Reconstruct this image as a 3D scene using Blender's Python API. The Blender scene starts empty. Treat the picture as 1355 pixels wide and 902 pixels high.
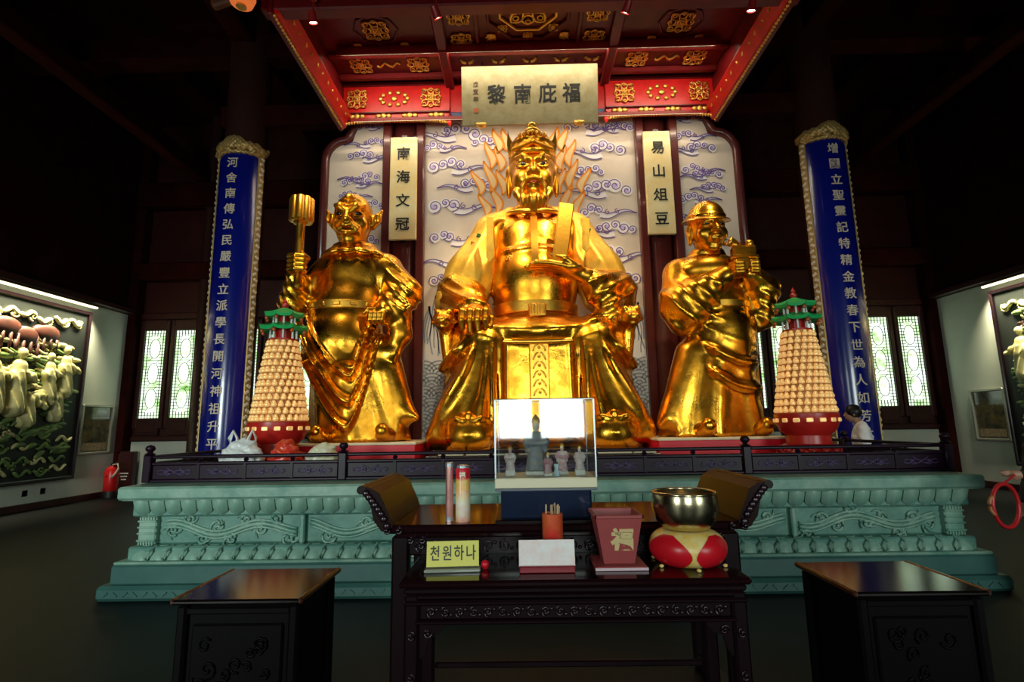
import bpy, math, random
import numpy as np
from mathutils import Matrix, Vector

random.seed(11)
RNG = np.random.default_rng(5)
sc = bpy.context.scene
col = sc.collection

# ------------------------------------------------------------------ camera
FPX, PITCH, YAW, ROLL = 690.0, math.atan(111 / 690.0), math.radians(0.83), 0.0163
cam = bpy.data.cameras.new('camera')
cam.sensor_width = 36.0
cam.lens = FPX / 1355.0 * 36.0
cam.clip_start = 0.05
camo = bpy.data.objects.new('camera', cam)
col.objects.link(camo)
_f = Vector((-math.sin(YAW) * math.cos(PITCH), math.cos(YAW) * math.cos(PITCH), math.sin(PITCH)))
_r = Vector((math.cos(YAW), math.sin(YAW), 0))
_u = _r.cross(_f)
_r2 = _r * math.cos(ROLL) - _u * math.sin(ROLL)
_u2 = _u * math.cos(ROLL) + _r * math.sin(ROLL)
_m = Matrix((_r2, _u2, -_f)).transposed().to_4x4()
_m.translation = Vector((-0.22, 0, 1.5))
camo.matrix_world = _m
sc.camera = camo

# ------------------------------------------------------------------ world, lights, exposure
w = bpy.data.worlds.new('world')
sc.world = w
w.use_nodes = True
w.node_tree.nodes['Background'].inputs[0].default_value = (0.75, 0.87, 1.0, 1)
w.node_tree.nodes['Background'].inputs[1].default_value = 0.06
vs = sc.view_settings
vs.view_transform = 'Standard'
vs.look = 'None'
vs.exposure = 0.0
vs.gamma = 1.0
vs.use_curve_mapping = False


def light(name, kind, loc, target, energy, color, size=0.3, size_y=None, spot=60, blend=0.5, spread=None):
    d = bpy.data.lights.new(name, kind)
    d.energy = energy
    d.color = color
    if kind == 'AREA':
        d.size = size
        if size_y:
            d.shape = 'RECTANGLE'
            d.size_y = size_y
        if spread:
            d.spread = math.radians(spread)
    else:
        d.shadow_soft_size = size
    if kind == 'SPOT':
        d.spot_size = math.radians(spot)
        d.spot_blend = blend
    o = bpy.data.objects.new(name, d)
    o.location = loc
    o.rotation_euler = (Vector(target) - Vector(loc)).to_track_quat('-Z', 'Y').to_euler()
    col.objects.link(o)
    return o

WARM = (1.0, 0.80, 0.48)
DAY = (0.86, 1.0, 0.94)
# daylight entering through the three door openings of the front wall behind the camera
light('daylight_door_middle', 'AREA', (.165, -4.1, 2.33), (.165, 6, 2.33), 30, DAY, 1.57, 2.15, spread=75)
light('daylight_door_left', 'AREA', (-5.6, -4.1, 2.3), (-4.6, 6, .6), 165, DAY, 2.4, 2.2, spread=95)
light('daylight_door_right', 'AREA', (5.6, -4.1, 2.3), (4.4, 6, .6), 85, DAY, 2.4, 2.2, spread=95)
# picture lights over the two wall reliefs are built with their fittings further down

# ------------------------------------------------------------------ materials
MATS = {}


def mat(name, color, rough=0.5, metal=0.0, bump=0.0, bscale=20.0, var=0.0, vscale=6.0, var_col=None,
        emit=None, estr=0.0, coat=0.0, trans=0.0, spec=0.5, rvar=0.0, alpha=1.0, sss=0.0):
    if name in MATS:
        return MATS[name]
    m = bpy.data.materials.new(name)
    m.use_nodes = True
    nt = m.node_tree
    b = nt.nodes['Principled BSDF']
    c4 = (*color, 1)
    b.inputs['Base Color'].default_value = c4
    b.inputs['Roughness'].default_value = rough
    b.inputs['Metallic'].default_value = metal
    b.inputs['Specular IOR Level'].default_value = spec
    if coat:
        b.inputs['Coat Weight'].default_value = coat
        b.inputs['Coat Roughness'].default_value = 0.08
    if trans:
        b.inputs['Transmission Weight'].default_value = trans
    if alpha < 1:
        b.inputs['Alpha'].default_value = alpha
    if emit:
        b.inputs['Emission Color'].default_value = (*emit, 1)
        b.inputs['Emission Strength'].default_value = estr
    tc = nt.nodes.new('ShaderNodeTexCoord')
    if var > 0 or rvar > 0:
        n = nt.nodes.new('ShaderNodeTexNoise')
        n.inputs['Scale'].default_value = vscale
        n.inputs['Detail'].default_value = 6
        n.inputs['Roughness'].default_value = 0.62
        nt.links.new(tc.outputs['Object'], n.inputs['Vector'])
        if var > 0:
            mx = nt.nodes.new('ShaderNodeMix')
            mx.data_type = 'RGBA'
            r = nt.nodes.new('ShaderNodeMapRange')
            r.inputs['From Min'].default_value = 0.35
            r.inputs['From Max'].default_value = 0.68
            nt.links.new(n.outputs['Fac'], r.inputs['Value'])
            nt.links.new(r.outputs['Result'], mx.inputs['Factor'])
            vc = var_col if var_col else tuple(x * (1 - var) for x in color)
            mx.inputs['A'].default_value = c4
            mx.inputs['B'].default_value = (*vc, 1)
            nt.links.new(mx.outputs['Result'], b.inputs['Base Color'])
        if rvar > 0:
            r2 = nt.nodes.new('ShaderNodeMapRange')
            r2.inputs['From Min'].default_value = 0.3
            r2.inputs['From Max'].default_value = 0.7
            r2.inputs['To Min'].default_value = max(0.02, rough - rvar)
            r2.inputs['To Max'].default_value = min(1.0, rough + rvar)
            nt.links.new(n.outputs['Fac'], r2.inputs['Value'])
            nt.links.new(r2.outputs['Result'], b.inputs['Roughness'])
    if bump > 0:
        n2 = nt.nodes.new('ShaderNodeTexNoise')
        n2.inputs['Scale'].default_value = bscale
        n2.inputs['Detail'].default_value = 5
        bp = nt.nodes.new('ShaderNodeBump')
        bp.inputs['Strength'].default_value = bump
        bp.inputs['Distance'].default_value = 0.02
        nt.links.new(tc.outputs['Object'], n2.inputs['Vector'])
        nt.links.new(n2.outputs['Fac'], bp.inputs['Height'])
        nt.links.new(bp.outputs['Normal'], b.inputs['Normal'])
    MATS[name] = m
    return m


GOLD = mat('gilding', (0.92, 0.44, 0.040), 0.29, 1.0, bump=0.30, bscale=6, var=0.5, vscale=3.0,
           var_col=(0.56, 0.22, 0.012), rvar=0.10)
GOLD_H = mat('smooth_gilding', (0.92, 0.44, 0.040), 0.34, 1.0, bump=0.08, bscale=6, var=0.5, vscale=3.0,
             var_col=(0.56, 0.22, 0.012), rvar=0.06)
GOLD_B = mat('bright_gilding', (0.95, 0.48, 0.06), 0.34, 1.0, bump=0.1, bscale=30)
CAPE = mat('yellow_brocade', (0.86, 0.52, 0.06), 0.42, 0.6, bump=0.15, bscale=25, var=0.5, vscale=5,
           var_col=(0.62, 0.33, 0.04))
EYE_W = mat('eye_gold', (0.75, 0.45, 0.12), 0.3, 0.8)
EYE_B = mat('eye_black', (0.01, 0.008, 0.006), 0.15)
LIP = mat('dark_lip', (0.25, 0.05, 0.02), 0.3, 0.5)
DARKWOOD = mat('lacquered_dark_wood', (0.010, 0.003, 0.005), 0.3, coat=0.15, bump=0.04, bscale=14)
REDWOOD = mat('dark_red_wood', (0.055, 0.010, 0.008), 0.4, var=0.4, vscale=4)
FRAMERED = mat('red_brown_frame', (0.10, 0.016, 0.014), 0.32, coat=0.3)
BEAM = mat('old_beam_wood', (0.034, 0.004, 0.003), 0.8, var=0.5, vscale=2, spec=0.06)
LACRED = mat('red_lacquer', (0.42, 0.008, 0.010), 0.38, var=0.3, vscale=5)
SLABRED = mat('red_base_paint', (0.72, 0.004, 0.020), 0.5)
CREAM = mat('cream_stone', (0.80, 0.66, 0.42), 0.5, var=0.2)
SHADESTONE = mat('green_stone_shaded', (0.045, 0.13, 0.11), 0.35, bump=0.05, bscale=22, var=0.5, vscale=2.2, var_col=(0.03, 0.09, 0.085))  # smoother stone, its colour darkened to imitate shade on the lower tiers
STONE = mat('green_stone', (0.14, 0.30, 0.24), 0.52, bump=0.22, bscale=22, var=0.5, vscale=2.2,
            var_col=(0.05, 0.16, 0.13))
STONE_L = mat('green_stone_polished', (0.27, 0.42, 0.33), 0.42, bump=0.15, bscale=25, var=0.5, vscale=3,
              var_col=(0.085, 0.24, 0.19))
WHITEWALL = mat('white_plaster', (0.66, 0.68, 0.58), 0.8, var=0.1, vscale=1.5, bump=0.03)
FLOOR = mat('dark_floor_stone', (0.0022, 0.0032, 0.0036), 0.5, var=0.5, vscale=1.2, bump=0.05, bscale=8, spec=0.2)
SILK = mat('painted_silk_ground', (0.80, 0.67, 0.54), 0.75, var=0.12, vscale=2.0)
BLACK = mat('black_ink', (0.004, 0.004, 0.005), 0.5)
BLUE = mat('blue_lacquer', (0.002, 0.007, 0.20), 0.22, coat=0.35)
WHITE = mat('white_paint', (0.8, 0.8, 0.78), 0.5)

# ------------------------------------------------------------------ scene helpers
ORG = {}


def tag(o, label=None, cat=None, group=None, kind=None):
    if label:
        o['label'] = label
    if cat:
        o['category'] = cat
    if group:
        o['group'] = group
    if kind:
        o['kind'] = kind
    return o


def root(name, loc, label=None, cat=None, group=None, kind=None):
    o = bpy.data.objects.new(name, None)
    o.empty_display_size = 0.1
    o.location = loc
    col.objects.link(o)
    ORG[o.name] = Vector(loc)
    return tag(o, label, cat, group, kind)


def copy_tree(o, parent=None):
    c = o.copy()
    col.objects.link(c)
    c.parent = parent
    if o.name in ORG:
        ORG[c.name] = ORG[o.name].copy()
    for ch in o.children:
        copy_tree(ch, c)
    return c


def np_mesh(name, V, Fq, smooth=True):
    V = np.asarray(V, dtype=np.float32)
    me = bpy.data.meshes.new(name)
    Fq = np.asarray(Fq, dtype=np.int32)
    n, k = Fq.shape
    me.vertices.add(len(V))
    me.vertices.foreach_set('co', V.ravel())
    me.loops.add(n * k)
    me.loops.foreach_set('vertex_index', Fq.ravel())
    me.polygons.add(n)
    me.polygons.foreach_set('loop_start', np.arange(0, n * k, k, dtype=np.int32))
    me.polygons.foreach_set('use_smooth', np.full(n, smooth))
    me.update(calc_edges=True)
    me.validate()
    return me


def link_mesh(name, me, m, parent=None, loc=None):
    """me in world coordinates; re-based to the parent's origin or to loc."""
    o = bpy.data.objects.new(name, me)
    base = ORG[parent.name] if parent is not None else Vector(loc or (0, 0, 0))
    if base.length > 0:
        me.transform(Matrix.Translation(-base))
    col.objects.link(o)
    if parent is not None:
        o.parent = parent
        ORG[o.name] = base.copy()
    else:
        o.location = base
        ORG[o.name] = base.copy()
    if m is not None:
        me.materials.append(m)
    return o


def rotm(r):
    from mathutils import Euler
    return np.array(Euler(r).to_matrix())


class MB:
    def __init__(s):
        s.v = []
        s.f = []

    def add(s, V, Fs):
        n = len(s.v)
        s.v += [tuple(map(float, p)) for p in V]
        s.f += [tuple(i + n for i in q) for q in Fs]
        return s

    def box(s, c, d, rot=None, b=0.0):
        hx, hy, hz = d[0] / 2, d[1] / 2, d[2] / 2
        if b <= 0:
            V = [(x, y, z) for x in (-hx, hx) for y in (-hy, hy) for z in (-hz, hz)]
            Fs = [(0, 1, 3, 2), (4, 6, 7, 5), (0, 4, 5, 1), (2, 3, 7, 6), (0, 2, 6, 4), (1, 5, 7, 3)]
        else:
            b = min(b, hx * .9, hy * .9, hz * .9)
            V = []
            idx = {}
            for sx in (-1, 1):
                for sy in (-1, 1):
                    for sz in (-1, 1):
                        for a in range(3):
                            p = [sx * (hx - b), sy * (hy - b), sz * (hz - b)]
                            p[a] = (sx * hx, sy * hy, sz * hz)[a]
                            idx[(sx, sy, sz, a)] = len(V)
                            V.append(tuple(p))
            Fs = []
            for a in range(3):
                o1, o2 = (a + 1) % 3, (a + 2) % 3
                for sg in (-1, 1):
                    q = []
                    for s1, s2 in ((-1, -1), (1, -1), (1, 1), (-1, 1)):
                        k = [0, 0, 0]
                        k[a] = sg
                        k[o1] = s1
                        k[o2] = s2
                        q.append(idx[(*k, a)])
                    Fs.append(tuple(q) if sg > 0 else tuple(q[::-1]))
                for s1 in (-1, 1):
                    for s2 in (-1, 1):
                        k1 = [0, 0, 0]
                        k1[o1] = s1
                        k1[o2] = s2
                        k0 = list(k1)
                        k0[a] = -1
                        k1[a] = 1
                        q = (idx[(*k0, o1)], idx[(*k1, o1)], idx[(*k1, o2)], idx[(*k0, o2)])
                        Fs.append(q if s1 * s2 < 0 else q[::-1])
            for sx in (-1, 1):
                for sy in (-1, 1):
                    for sz in (-1, 1):
                        q = tuple(idx[(sx, sy, sz, a)] for a in range(3))
                        Fs.append(q if sx * sy * sz > 0 else q[::-1])
        V = np.array(V)
        if rot is not None:
            V = V @ rotm(rot).T
        return s.add(V + np.array(c), Fs)

    def tube(s, path, rad, n=8, cap=True, flat=1.0, up=(0, 0, 1)):
        P = [Vector(p) for p in path]
        if not hasattr(rad, '__len__'):
            rad = [rad] * len(P)
        V = []
        Fs = []
        for i, p in enumerate(P):
            t = (P[min(i + 1, len(P) - 1)] - P[max(i - 1, 0)])
            t = t.normalized() if t.length > 1e-9 else Vector((0, 0, 1))
            a = t.cross(Vector(up))
            if a.length < 1e-3:
                a = t.cross(Vector((1, 0, 0)))
            a.normalize()
            bb = a.cross(t)
            for k in range(n):
                th = 2 * math.pi * k / n
                V.append(p + a * (math.cos(th) * rad[i]) + bb * (math.sin(th) * rad[i] * flat))
        for i in range(len(P) - 1):
            for k in range(n):
                k2 = (k + 1) % n
                Fs.append((i * n + k, i * n + k2, (i + 1) * n + k2, (i + 1) * n + k))
        if cap:
            Fs.append(tuple(range(n))[::-1])
            Fs.append(tuple((len(P) - 1) * n + k for k in range(n)))
        return s.add(V, Fs)

    def lathe(s, prof, n=24, c=(0, 0, 0), sq=(1, 1), rot=None, phase=0.0):
        V = []
        Fs = []
        for r, z in prof:
            for k in range(n):
                th = 2 * math.pi * k / n + phase
                V.append((r * math.cos(th) * sq[0], r * math.sin(th) * sq[1], z))
        for i in range(len(prof) - 1):
            for k in range(n):
                k2 = (k + 1) % n
                Fs.append((i * n + k, i * n + k2, (i + 1) * n + k2, (i + 1) * n + k))
        Fs.append(tuple(range(n))[::-1])
        Fs.append(tuple((len(prof) - 1) * n + k for k in range(n)))
        V = np.array(V)
        if rot is not None:
            V = V @ rotm(rot).T
        return s.add(V + np.array(c), Fs)

    def prism(s, poly, y0, y1):
        """poly of (x, z) extruded along y"""
        n = len(poly)
        V = [(x, y0, z) for x, z in poly] + [(x, y1, z) for x, z in poly]
        Fs = [tuple(range(n)), tuple(range(2 * n - 1, n - 1, -1))]
        for i in range(n):
            j = (i + 1) % n
            Fs.append((i, i + n, j + n, j))
        return s.add(V, Fs)

    def prism_x(s, poly, x0, x1):
        """poly of (y, z) extruded along x"""
        n = len(poly)
        V = [(x0, y, z) for y, z in poly] + [(x1, y, z) for y, z in poly]
        Fs = [tuple(range(n)), tuple(range(2 * n - 1, n - 1, -1))]
        for i in range(n):
            j = (i + 1) % n
            Fs.append((i, i + n, j + n, j))
        return s.add(V, Fs)

    def grid(s, fn, nu, nv, cu=False):
        V = [fn(i / (nu if cu else nu - 1), j / (nv - 1)) for j in range(nv) for i in range(nu)]
        Fs = []
        for j in range(nv - 1):
            for i in range(nu if cu else nu - 1):
                i2 = (i + 1) % nu
                Fs.append((j * nu + i, j * nu + i2, (j + 1) * nu + i2, (j + 1) * nu + i))
        return s.add(V, Fs)

    def ball(s, c, r, n=10, m=6, rot=None):
        if not hasattr(r, '__len__'):
            r = (r, r, r)
        prof = [(math.sin(math.pi * (i + .02) / (m + .04)), -math.cos(math.pi * (i + .02) / (m + .04))) for i in range(m + 1)]
        V = []
        Fs = []
        for q, z in prof:
            for k in range(n):
                th = 2 * math.pi * k / n
                V.append((q * math.cos(th) * r[0], q * math.sin(th) * r[1], z * r[2]))
        for i in range(m):
            for k in range(n):
                k2 = (k + 1) % n
                Fs.append((i * n + k, i * n + k2, (i + 1) * n + k2, (i + 1) * n + k))
        Fs.append(tuple(range(n))[::-1])
        Fs.append(tuple(m * n + k for k in range(n)))
        V = np.array(V)
        if rot is not None:
            V = V @ rotm(rot).T
        return s.add(V + np.array(c), Fs)

    def ribbon(s, pts, wd, y, taper=False):
        """flat painted stroke in the x-z plane at depth y"""
        n = len(pts)
        V = []
        for i, (x, z) in enumerate(pts):
            a = pts[max(i - 1, 0)]
            b = pts[min(i + 1, n - 1)]
            tx, tz = b[0] - a[0], b[1] - a[1]
            L = math.hypot(tx, tz) or 1
            ww = wd / 2
            if taper:
                ww *= max(0.25, math.sin(math.pi * (i + .5) / n)) if taper is True else 1 - (1 - taper) * i / (n - 1)
            V.append((x - tz / L * ww, y, z + tx / L * ww))
            V.append((x + tz / L * ww, y, z - tx / L * ww))
        return s.add(V, [(2 * i, 2 * i + 1, 2 * i + 3, 2 * i + 2) for i in range(n - 1)])

    def build(s, name, m, parent=None, loc=None, smooth=False, xf=None):
        V = np.array(s.v)
        if xf is not None:
            M = np.array(xf)
            V = V @ M[:3, :3].T + M[:3, 3]
        me = bpy.data.meshes.new(name)
        me.from_pydata([tuple(p) for p in V], [], s.f)
        if smooth:
            me.polygons.foreach_set('use_smooth', np.full(len(me.polygons), True))
        me.update()
        o = link_mesh(name, me, m, parent, loc)
        if smooth == 'auto':
            try:
                me.set_sharp_from_angle(angle=math.radians(40))
            except Exception:
                pass
        return o


def text_mesh(s, size=1.0, bold=0.0, depth=0.0):
    """glyphs centred at the origin in the x-z plane, readable from -y; one character or one line"""
    cu = bpy.data.curves.new('lettering', 'FONT')
    cu.body = s
    cu.size = size
    cu.align_x = 'CENTER'
    cu.align_y = 'CENTER'
    cu.offset = bold
    cu.extrude = depth
    cu.resolution_u = 4
    o = bpy.data.objects.new('lettering', cu)
    col.objects.link(o)
    dg = bpy.context.evaluated_depsgraph_get()
    me = bpy.data.meshes.new_from_object(o.evaluated_get(dg))
    bpy.data.objects.remove(o)
    bpy.data.curves.remove(cu)
    n = len(me.vertices)
    V = np.zeros(n * 3, dtype=np.float32)
    me.vertices.foreach_get('co', V)
    V = V.reshape(-1, 3)
    Fs = [tuple(p.vertices) for p in me.polygons]
    bpy.data.meshes.remove(me)
    if n:
        c = (V.min(0) + V.max(0)) / 2
        V = V - np.array([c[0], c[1], 0])
    W = np.stack([V[:, 0], -V[:, 2], V[:, 1]], 1)
    return W, Fs


# ------------------------------------------------------------------ implicit sculpting (surface nets)
class Field:
    def __init__(s, lo, hi, h):
        s.lo = np.array(lo, float)
        s.h = h
        s.n = np.ceil((np.array(hi) - s.lo) / h).astype(int) + 1
        s.F = np.full(tuple(s.n), 9.0, np.float32)
        s.ax = [(s.lo[i] + h * np.arange(s.n[i])).astype(np.float32) for i in range(3)]

    def sl(s, lo, hi):
        i0 = np.clip(np.floor((np.array(lo) - s.lo) / s.h).astype(int), 0, s.n - 1)
        i1 = np.clip(np.ceil((np.array(hi) - s.lo) / s.h).astype(int) + 1, 1, s.n)
        S = tuple(slice(a, b) for a, b in zip(i0, i1))
        X = s.ax[0][S[0]][:, None, None]
        Y = s.ax[1][S[1]][None, :, None]
        Z = s.ax[2][S[2]][None, None, :]
        return S, X, Y, Z

    def op(s, fn, lo, hi, k=0.05, sub=False):
        pad = k + 4 * s.h
        S, X, Y, Z = s.sl(np.array(lo) - pad, np.array(hi) + pad)
        if 0 in s.F[S].shape:
            return s
        d = fn(X, Y, Z)
        A = s.F[S]
        if sub:
            d = -d
            q = np.clip(.5 - .5 * (d - A) / k, 0, 1)
            s.F[S] = d * (1 - q) + A * q + k * q * (1 - q)
        else:
            q = np.clip(.5 + .5 * (d - A) / k, 0, 1)
            s.F[S] = d * (1 - q) + A * q - k * q * (1 - q)
        return s

    def ell(s, c, r, k=0.05, rot=None, sub=False):
        r = np.array(r if hasattr(r, '__len__') else (r, r, r), float)
        R = rotm(rot) if rot is not None else None
        m = r.max() if rot is not None else r

        def fn(X, Y, Z):
            x, y, z = X - c[0], Y - c[1], Z - c[2]
            if R is not None:
                x, y, z = (R[0, 0] * x + R[1, 0] * y + R[2, 0] * z, R[0, 1] * x + R[1, 1] * y + R[2, 1] * z,
                           R[0, 2] * x + R[1, 2] * y + R[2, 2] * z)
            k0 = np.sqrt((x / r[0]) ** 2 + (y / r[1]) ** 2 + (z / r[2]) ** 2)
            k1 = np.sqrt((x / r[0] ** 2) ** 2 + (y / r[1] ** 2) ** 2 + (z / r[2] ** 2) ** 2) + 1e-6
            return k0 * (k0 - 1) / k1
        return s.op(fn, np.array(c) - m, np.array(c) + m, k, sub)

    def cap(s, a, b, ra, rb=None, k=0.05, sub=False, fl=None):
        rb = ra if rb is None else rb
        a = np.array(a, float)
        b = np.array(b, float)
        ba = b - a
        L2 = float(ba @ ba) + 1e-9
        rm = max(ra, rb)

        def fn(X, Y, Z):
            x, y, z = X - a[0], Y - a[1], Z - a[2]
            t = np.clip((x * ba[0] + y * ba[1] + z * ba[2]) / L2, 0, 1)
            return np.sqrt((x - t * ba[0]) ** 2 + (y - t * ba[1]) ** 2 + (z - t * ba[2]) ** 2) - (ra + (rb - ra) * t)
        return s.op(fn, np.minimum(a, b) - rm, np.maximum(a, b) + rm, k, sub)

    def chain(s, pts, rad, k=0.05, sub=False):
        for i in range(len(pts) - 1):
            s.cap(pts[i], pts[i + 1], rad[i] if hasattr(rad, '__len__') else rad,
                  rad[i + 1] if hasattr(rad, '__len__') else rad, k, sub)
        return s

    def box(s, c, hs, r=0.03, k=0.05, rot=None, sub=False):
        R = rotm(rot) if rot is not None else None
        m = np.linalg.norm(hs) if rot is not None else np.array(hs, float)

        def fn(X, Y, Z):
            x, y, z = X - c[0], Y - c[1], Z - c[2]
            if R is not None:
                x, y, z = (R[0, 0] * x + R[1, 0] * y + R[2, 0] * z, R[0, 1] * x + R[1, 1] * y + R[2, 1] * z,
                           R[0, 2] * x + R[1, 2] * y + R[2, 2] * z)
            qx, qy, qz = np.abs(x) - (hs[0] - r), np.abs(y) - (hs[1] - r), np.abs(z) - (hs[2] - r)
            o = np.sqrt(np.maximum(qx, 0) ** 2 + np.maximum(qy, 0) ** 2 + np.maximum(qz, 0) ** 2)
            return o + np.minimum(np.maximum(np.maximum(qx, qy), qz), 0) - r
        return s.op(fn, np.array(c) - m, np.array(c) + m, k, sub)

    def cone(s, z0, z1, cx, cy, rx, ry, k=0.05, fold=None):
        """vertical lofted body: callables of t (0 bottom .. 1 top) for centre and radii"""
        def fn(X, Y, Z):
            t = np.clip((Z - z0) / (z1 - z0), 0, 1)
            x, y = X - cx(t), Y - cy(t)
            a, b = rx(t), ry(t)
            k0 = np.sqrt((x / a) ** 2 + (y / b) ** 2)
            d = (k0 - 1) * np.minimum(a, b) * 0.9
            if fold is not None:
                d = d - fold(np.arctan2(x / a, -y / b), t, k0)
            return np.maximum(d, np.maximum(z0 - Z, Z - z1))
        t = np.linspace(0, 1, 20)
        X0 = float((cx(t) - rx(t)).min())
        X1 = float((cx(t) + rx(t)).max())
        Y0 = float((cy(t) - ry(t)).min())
        Y1 = float((cy(t) + ry(t)).max())
        return s.op(fn, (X0, Y0, z0), (X1, Y1, z1), k)

    def disp(s, fn, lo, hi):
        S, X, Y, Z = s.sl(lo, hi)
        s.F[S] = s.F[S] - np.where(np.abs(s.F[S]) < 1, fn(X, Y, Z), 0).astype(np.float32)
        return s

    def mesh(s):
        F = s.F
        nx, ny, nz = F.shape
        cn = [(i, j, k) for i in (0, 1) for j in (0, 1) for k in (0, 1)]
        cnt = np.zeros((nx - 1, ny - 1, nz - 1), np.int8)
        for i, j, k in cn:
            cnt += (F[i:nx - 1 + i, j:ny - 1 + j, k:nz - 1 + k] < 0)
        I = np.argwhere((cnt > 0) & (cnt < 8))
        val = np.stack([F[I[:, 0] + i, I[:, 1] + j, I[:, 2] + k] for i, j, k in cn], 1)
        acc = np.zeros((len(I), 3))
        num = np.zeros(len(I))
        C = np.array(cn, float)
        for a in range(8):
            for b in range(a + 1, 8):
                if np.abs(C[a] - C[b]).sum() != 1:
                    continue
                va, vb = val[:, a], val[:, b]
                x = (va < 0) != (vb < 0)
                t = np.where(x, va / np.where(x, va - vb, 1), 0)
                acc += np.where(x[:, None], C[a] + t[:, None] * (C[b] - C[a]), 0)
                num += x
        V = s.lo + s.h * (I + acc / num[:, None])
        ID = np.full((nx - 1, ny - 1, nz - 1), -1, np.int32)
        ID[I[:, 0], I[:, 1], I[:, 2]] = np.arange(len(I))
        Q = []
        N = F < 0
        for ax in range(3):
            o1, o2 = (ax + 1) % 3, (ax + 2) % 3
            a = [slice(None)] * 3
            b = [slice(None)] * 3
            a[ax] = slice(0, -1)
            b[ax] = slice(1, None)
            for o in (o1, o2):
                a[o] = slice(1, -1)
                b[o] = slice(1, -1)
            A, B = N[tuple(a)], N[tuple(b)]
            E = np.argwhere(A != B)
            fl = A[E[:, 0], E[:, 1], E[:, 2]]
            q = []
            for d1, d2 in ((0, 0), (1, 0), (1, 1), (0, 1)):
                p = E.copy()
                p[:, o1] += d1
                p[:, o2] += d2
                q.append(ID[p[:, 0], p[:, 1], p[:, 2]])
            q = np.stack(q, 1)
            q[~fl] = q[~fl][:, ::-1]
            Q.append(q)
        Q = np.concatenate(Q)
        Q = Q[(Q >= 0).all(1)]
        return V, Q

    def build(s, name, m, parent=None, loc=None, xf=None, smooth=1):
        V, Q = s.mesh()
        for _ in range(smooth):
            a = np.zeros_like(V)
            c = np.zeros(len(V))
            for i in range(4):
                for j in ((i + 1) % 4,):
                    np.add.at(a, Q[:, i], V[Q[:, j]])
                    np.add.at(c, Q[:, i], 1)
                    np.add.at(a, Q[:, j], V[Q[:, i]])
                    np.add.at(c, Q[:, j], 1)
            V = 0.5 * V + 0.5 * a / np.maximum(c, 1)[:, None]
        if xf is not None:
            M = np.array(xf)
            V = V @ M[:3, :3].T + M[:3, 3]
        return link_mesh(name, np_mesh(name, V, Q), m, parent, loc)


def ridge(p, sharp=2.0):
    return (0.5 + 0.5 * np.cos(p)) ** sharp


def sstep(a, b, x):
    t = np.clip((x - a) / (b - a), 0, 1)
    return t * t * (3 - 2 * t)
# ------------------------------------------------------------------ the hall
def struct(name, mb, m, smooth=False):
    return tag(mb.build(name, m, smooth=smooth), kind='structure')

XW, YB, YF, ZC = 9.95, 12.8, -4.2, 9.6
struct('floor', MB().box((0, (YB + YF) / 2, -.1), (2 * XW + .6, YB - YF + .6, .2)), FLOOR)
struct('ceiling', MB().box((0, (YB + YF) / 2, ZC + .1), (2 * XW + .6, YB - YF + .6, .2)), BEAM)
for nm, sx in (('left', -1), ('right', 1)):
    struct('wall_' + nm, MB().box((sx * (XW + .1), (YB + YF) / 2, ZC / 2), (.2, YB - YF + .4, ZC)), BEAM)
    struct('baseboard_' + nm, MB().box((sx * (XW - .055), 8.3, .07), (.05, 8.4, .14), b=.01), REDWOOD)
# white plaster lining of the side walls, up to the cornice
for n, sx in ((1, -1), (2, 1)):
    struct('trim_%d' % n, MB().box((sx * (XW - .02), 8.25, 2.24), (.05, 8.5, 4.2)), WHITEWALL)
    struct('trim_%d' % (n + 2), MB().box((sx * (XW - .10), 8.25, 4.42), (.22, 8.6, .14), b=.02), REDWOOD)
    # dark corner posts
    struct('trim_%d' % (n + 4), MB().box((sx * (XW - .11), YB - .16, ZC / 2), (.22, .3, ZC), b=.02), BEAM)
struct('wall_back', MB().box((0, YB + .1, ZC / 2), (2 * XW + .4, .2, ZC)), REDWOOD)
struct('trim_7', MB().box((0, YB - .03, .62), (2 * XW - .5, .06, 1.24)), WHITEWALL)
struct('trim_8', MB().box((0, YB - .05, 1.31), (2 * XW - .5, .14, .10), b=.015), REDWOOD)
struct('trim_9', MB().box((0, YB - .05, 4.34), (2 * XW - .5, .14, .16), b=.015), REDWOOD)
# front wall behind the viewer, pierced by three doorways
m = MB()
for x0, x1 in ((-XW, -6.9), (-4.3, -.65), (-.02, .14), (.98, 4.3), (6.9, XW)):  # thin middle post is added to split the doorway's reflection in the glass
    m.box(((x0 + x1) / 2, YF + .25, 1.72), (x1 - x0, .12, 3.44))
m.box((0, YF + .25, .61), (2 * XW, .10, 1.22))
m.box((0, YF + .25, (3.44 + ZC) / 2), (2 * XW, .12, ZC - 3.44))
struct('wall_front', m, REDWOOD)

# ---- columns
COLM = mat('dark_column_lacquer', (.045, .016, .012), .35, coat=.3)
for n, (x, y, r, h) in enumerate([(-5.27, 9.0, .37, ZC), (5.33, 9.0, .37, ZC), (-2.24, 9.05, .30, ZC), (2.27, 9.05, .30, ZC),
                                  (-5.0, 12.45, .22, ZC), (5.0, 12.45, .22, ZC), (-8.05, 12.52, .13, ZC), (8.05, 12.52, .13, ZC)]):
    m = MB()
    m.lathe([(r + .14, 0), (r + .17, .08), (r + .12, .22), (r + .02, .26), (r, .30), (r, h)], 32, (x, y, 0))
    tag(m.build('trim_%d' % (10 + n), COLM if n != 2 and n != 3 else FRAMERED, smooth='auto'), kind='structure')
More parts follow.
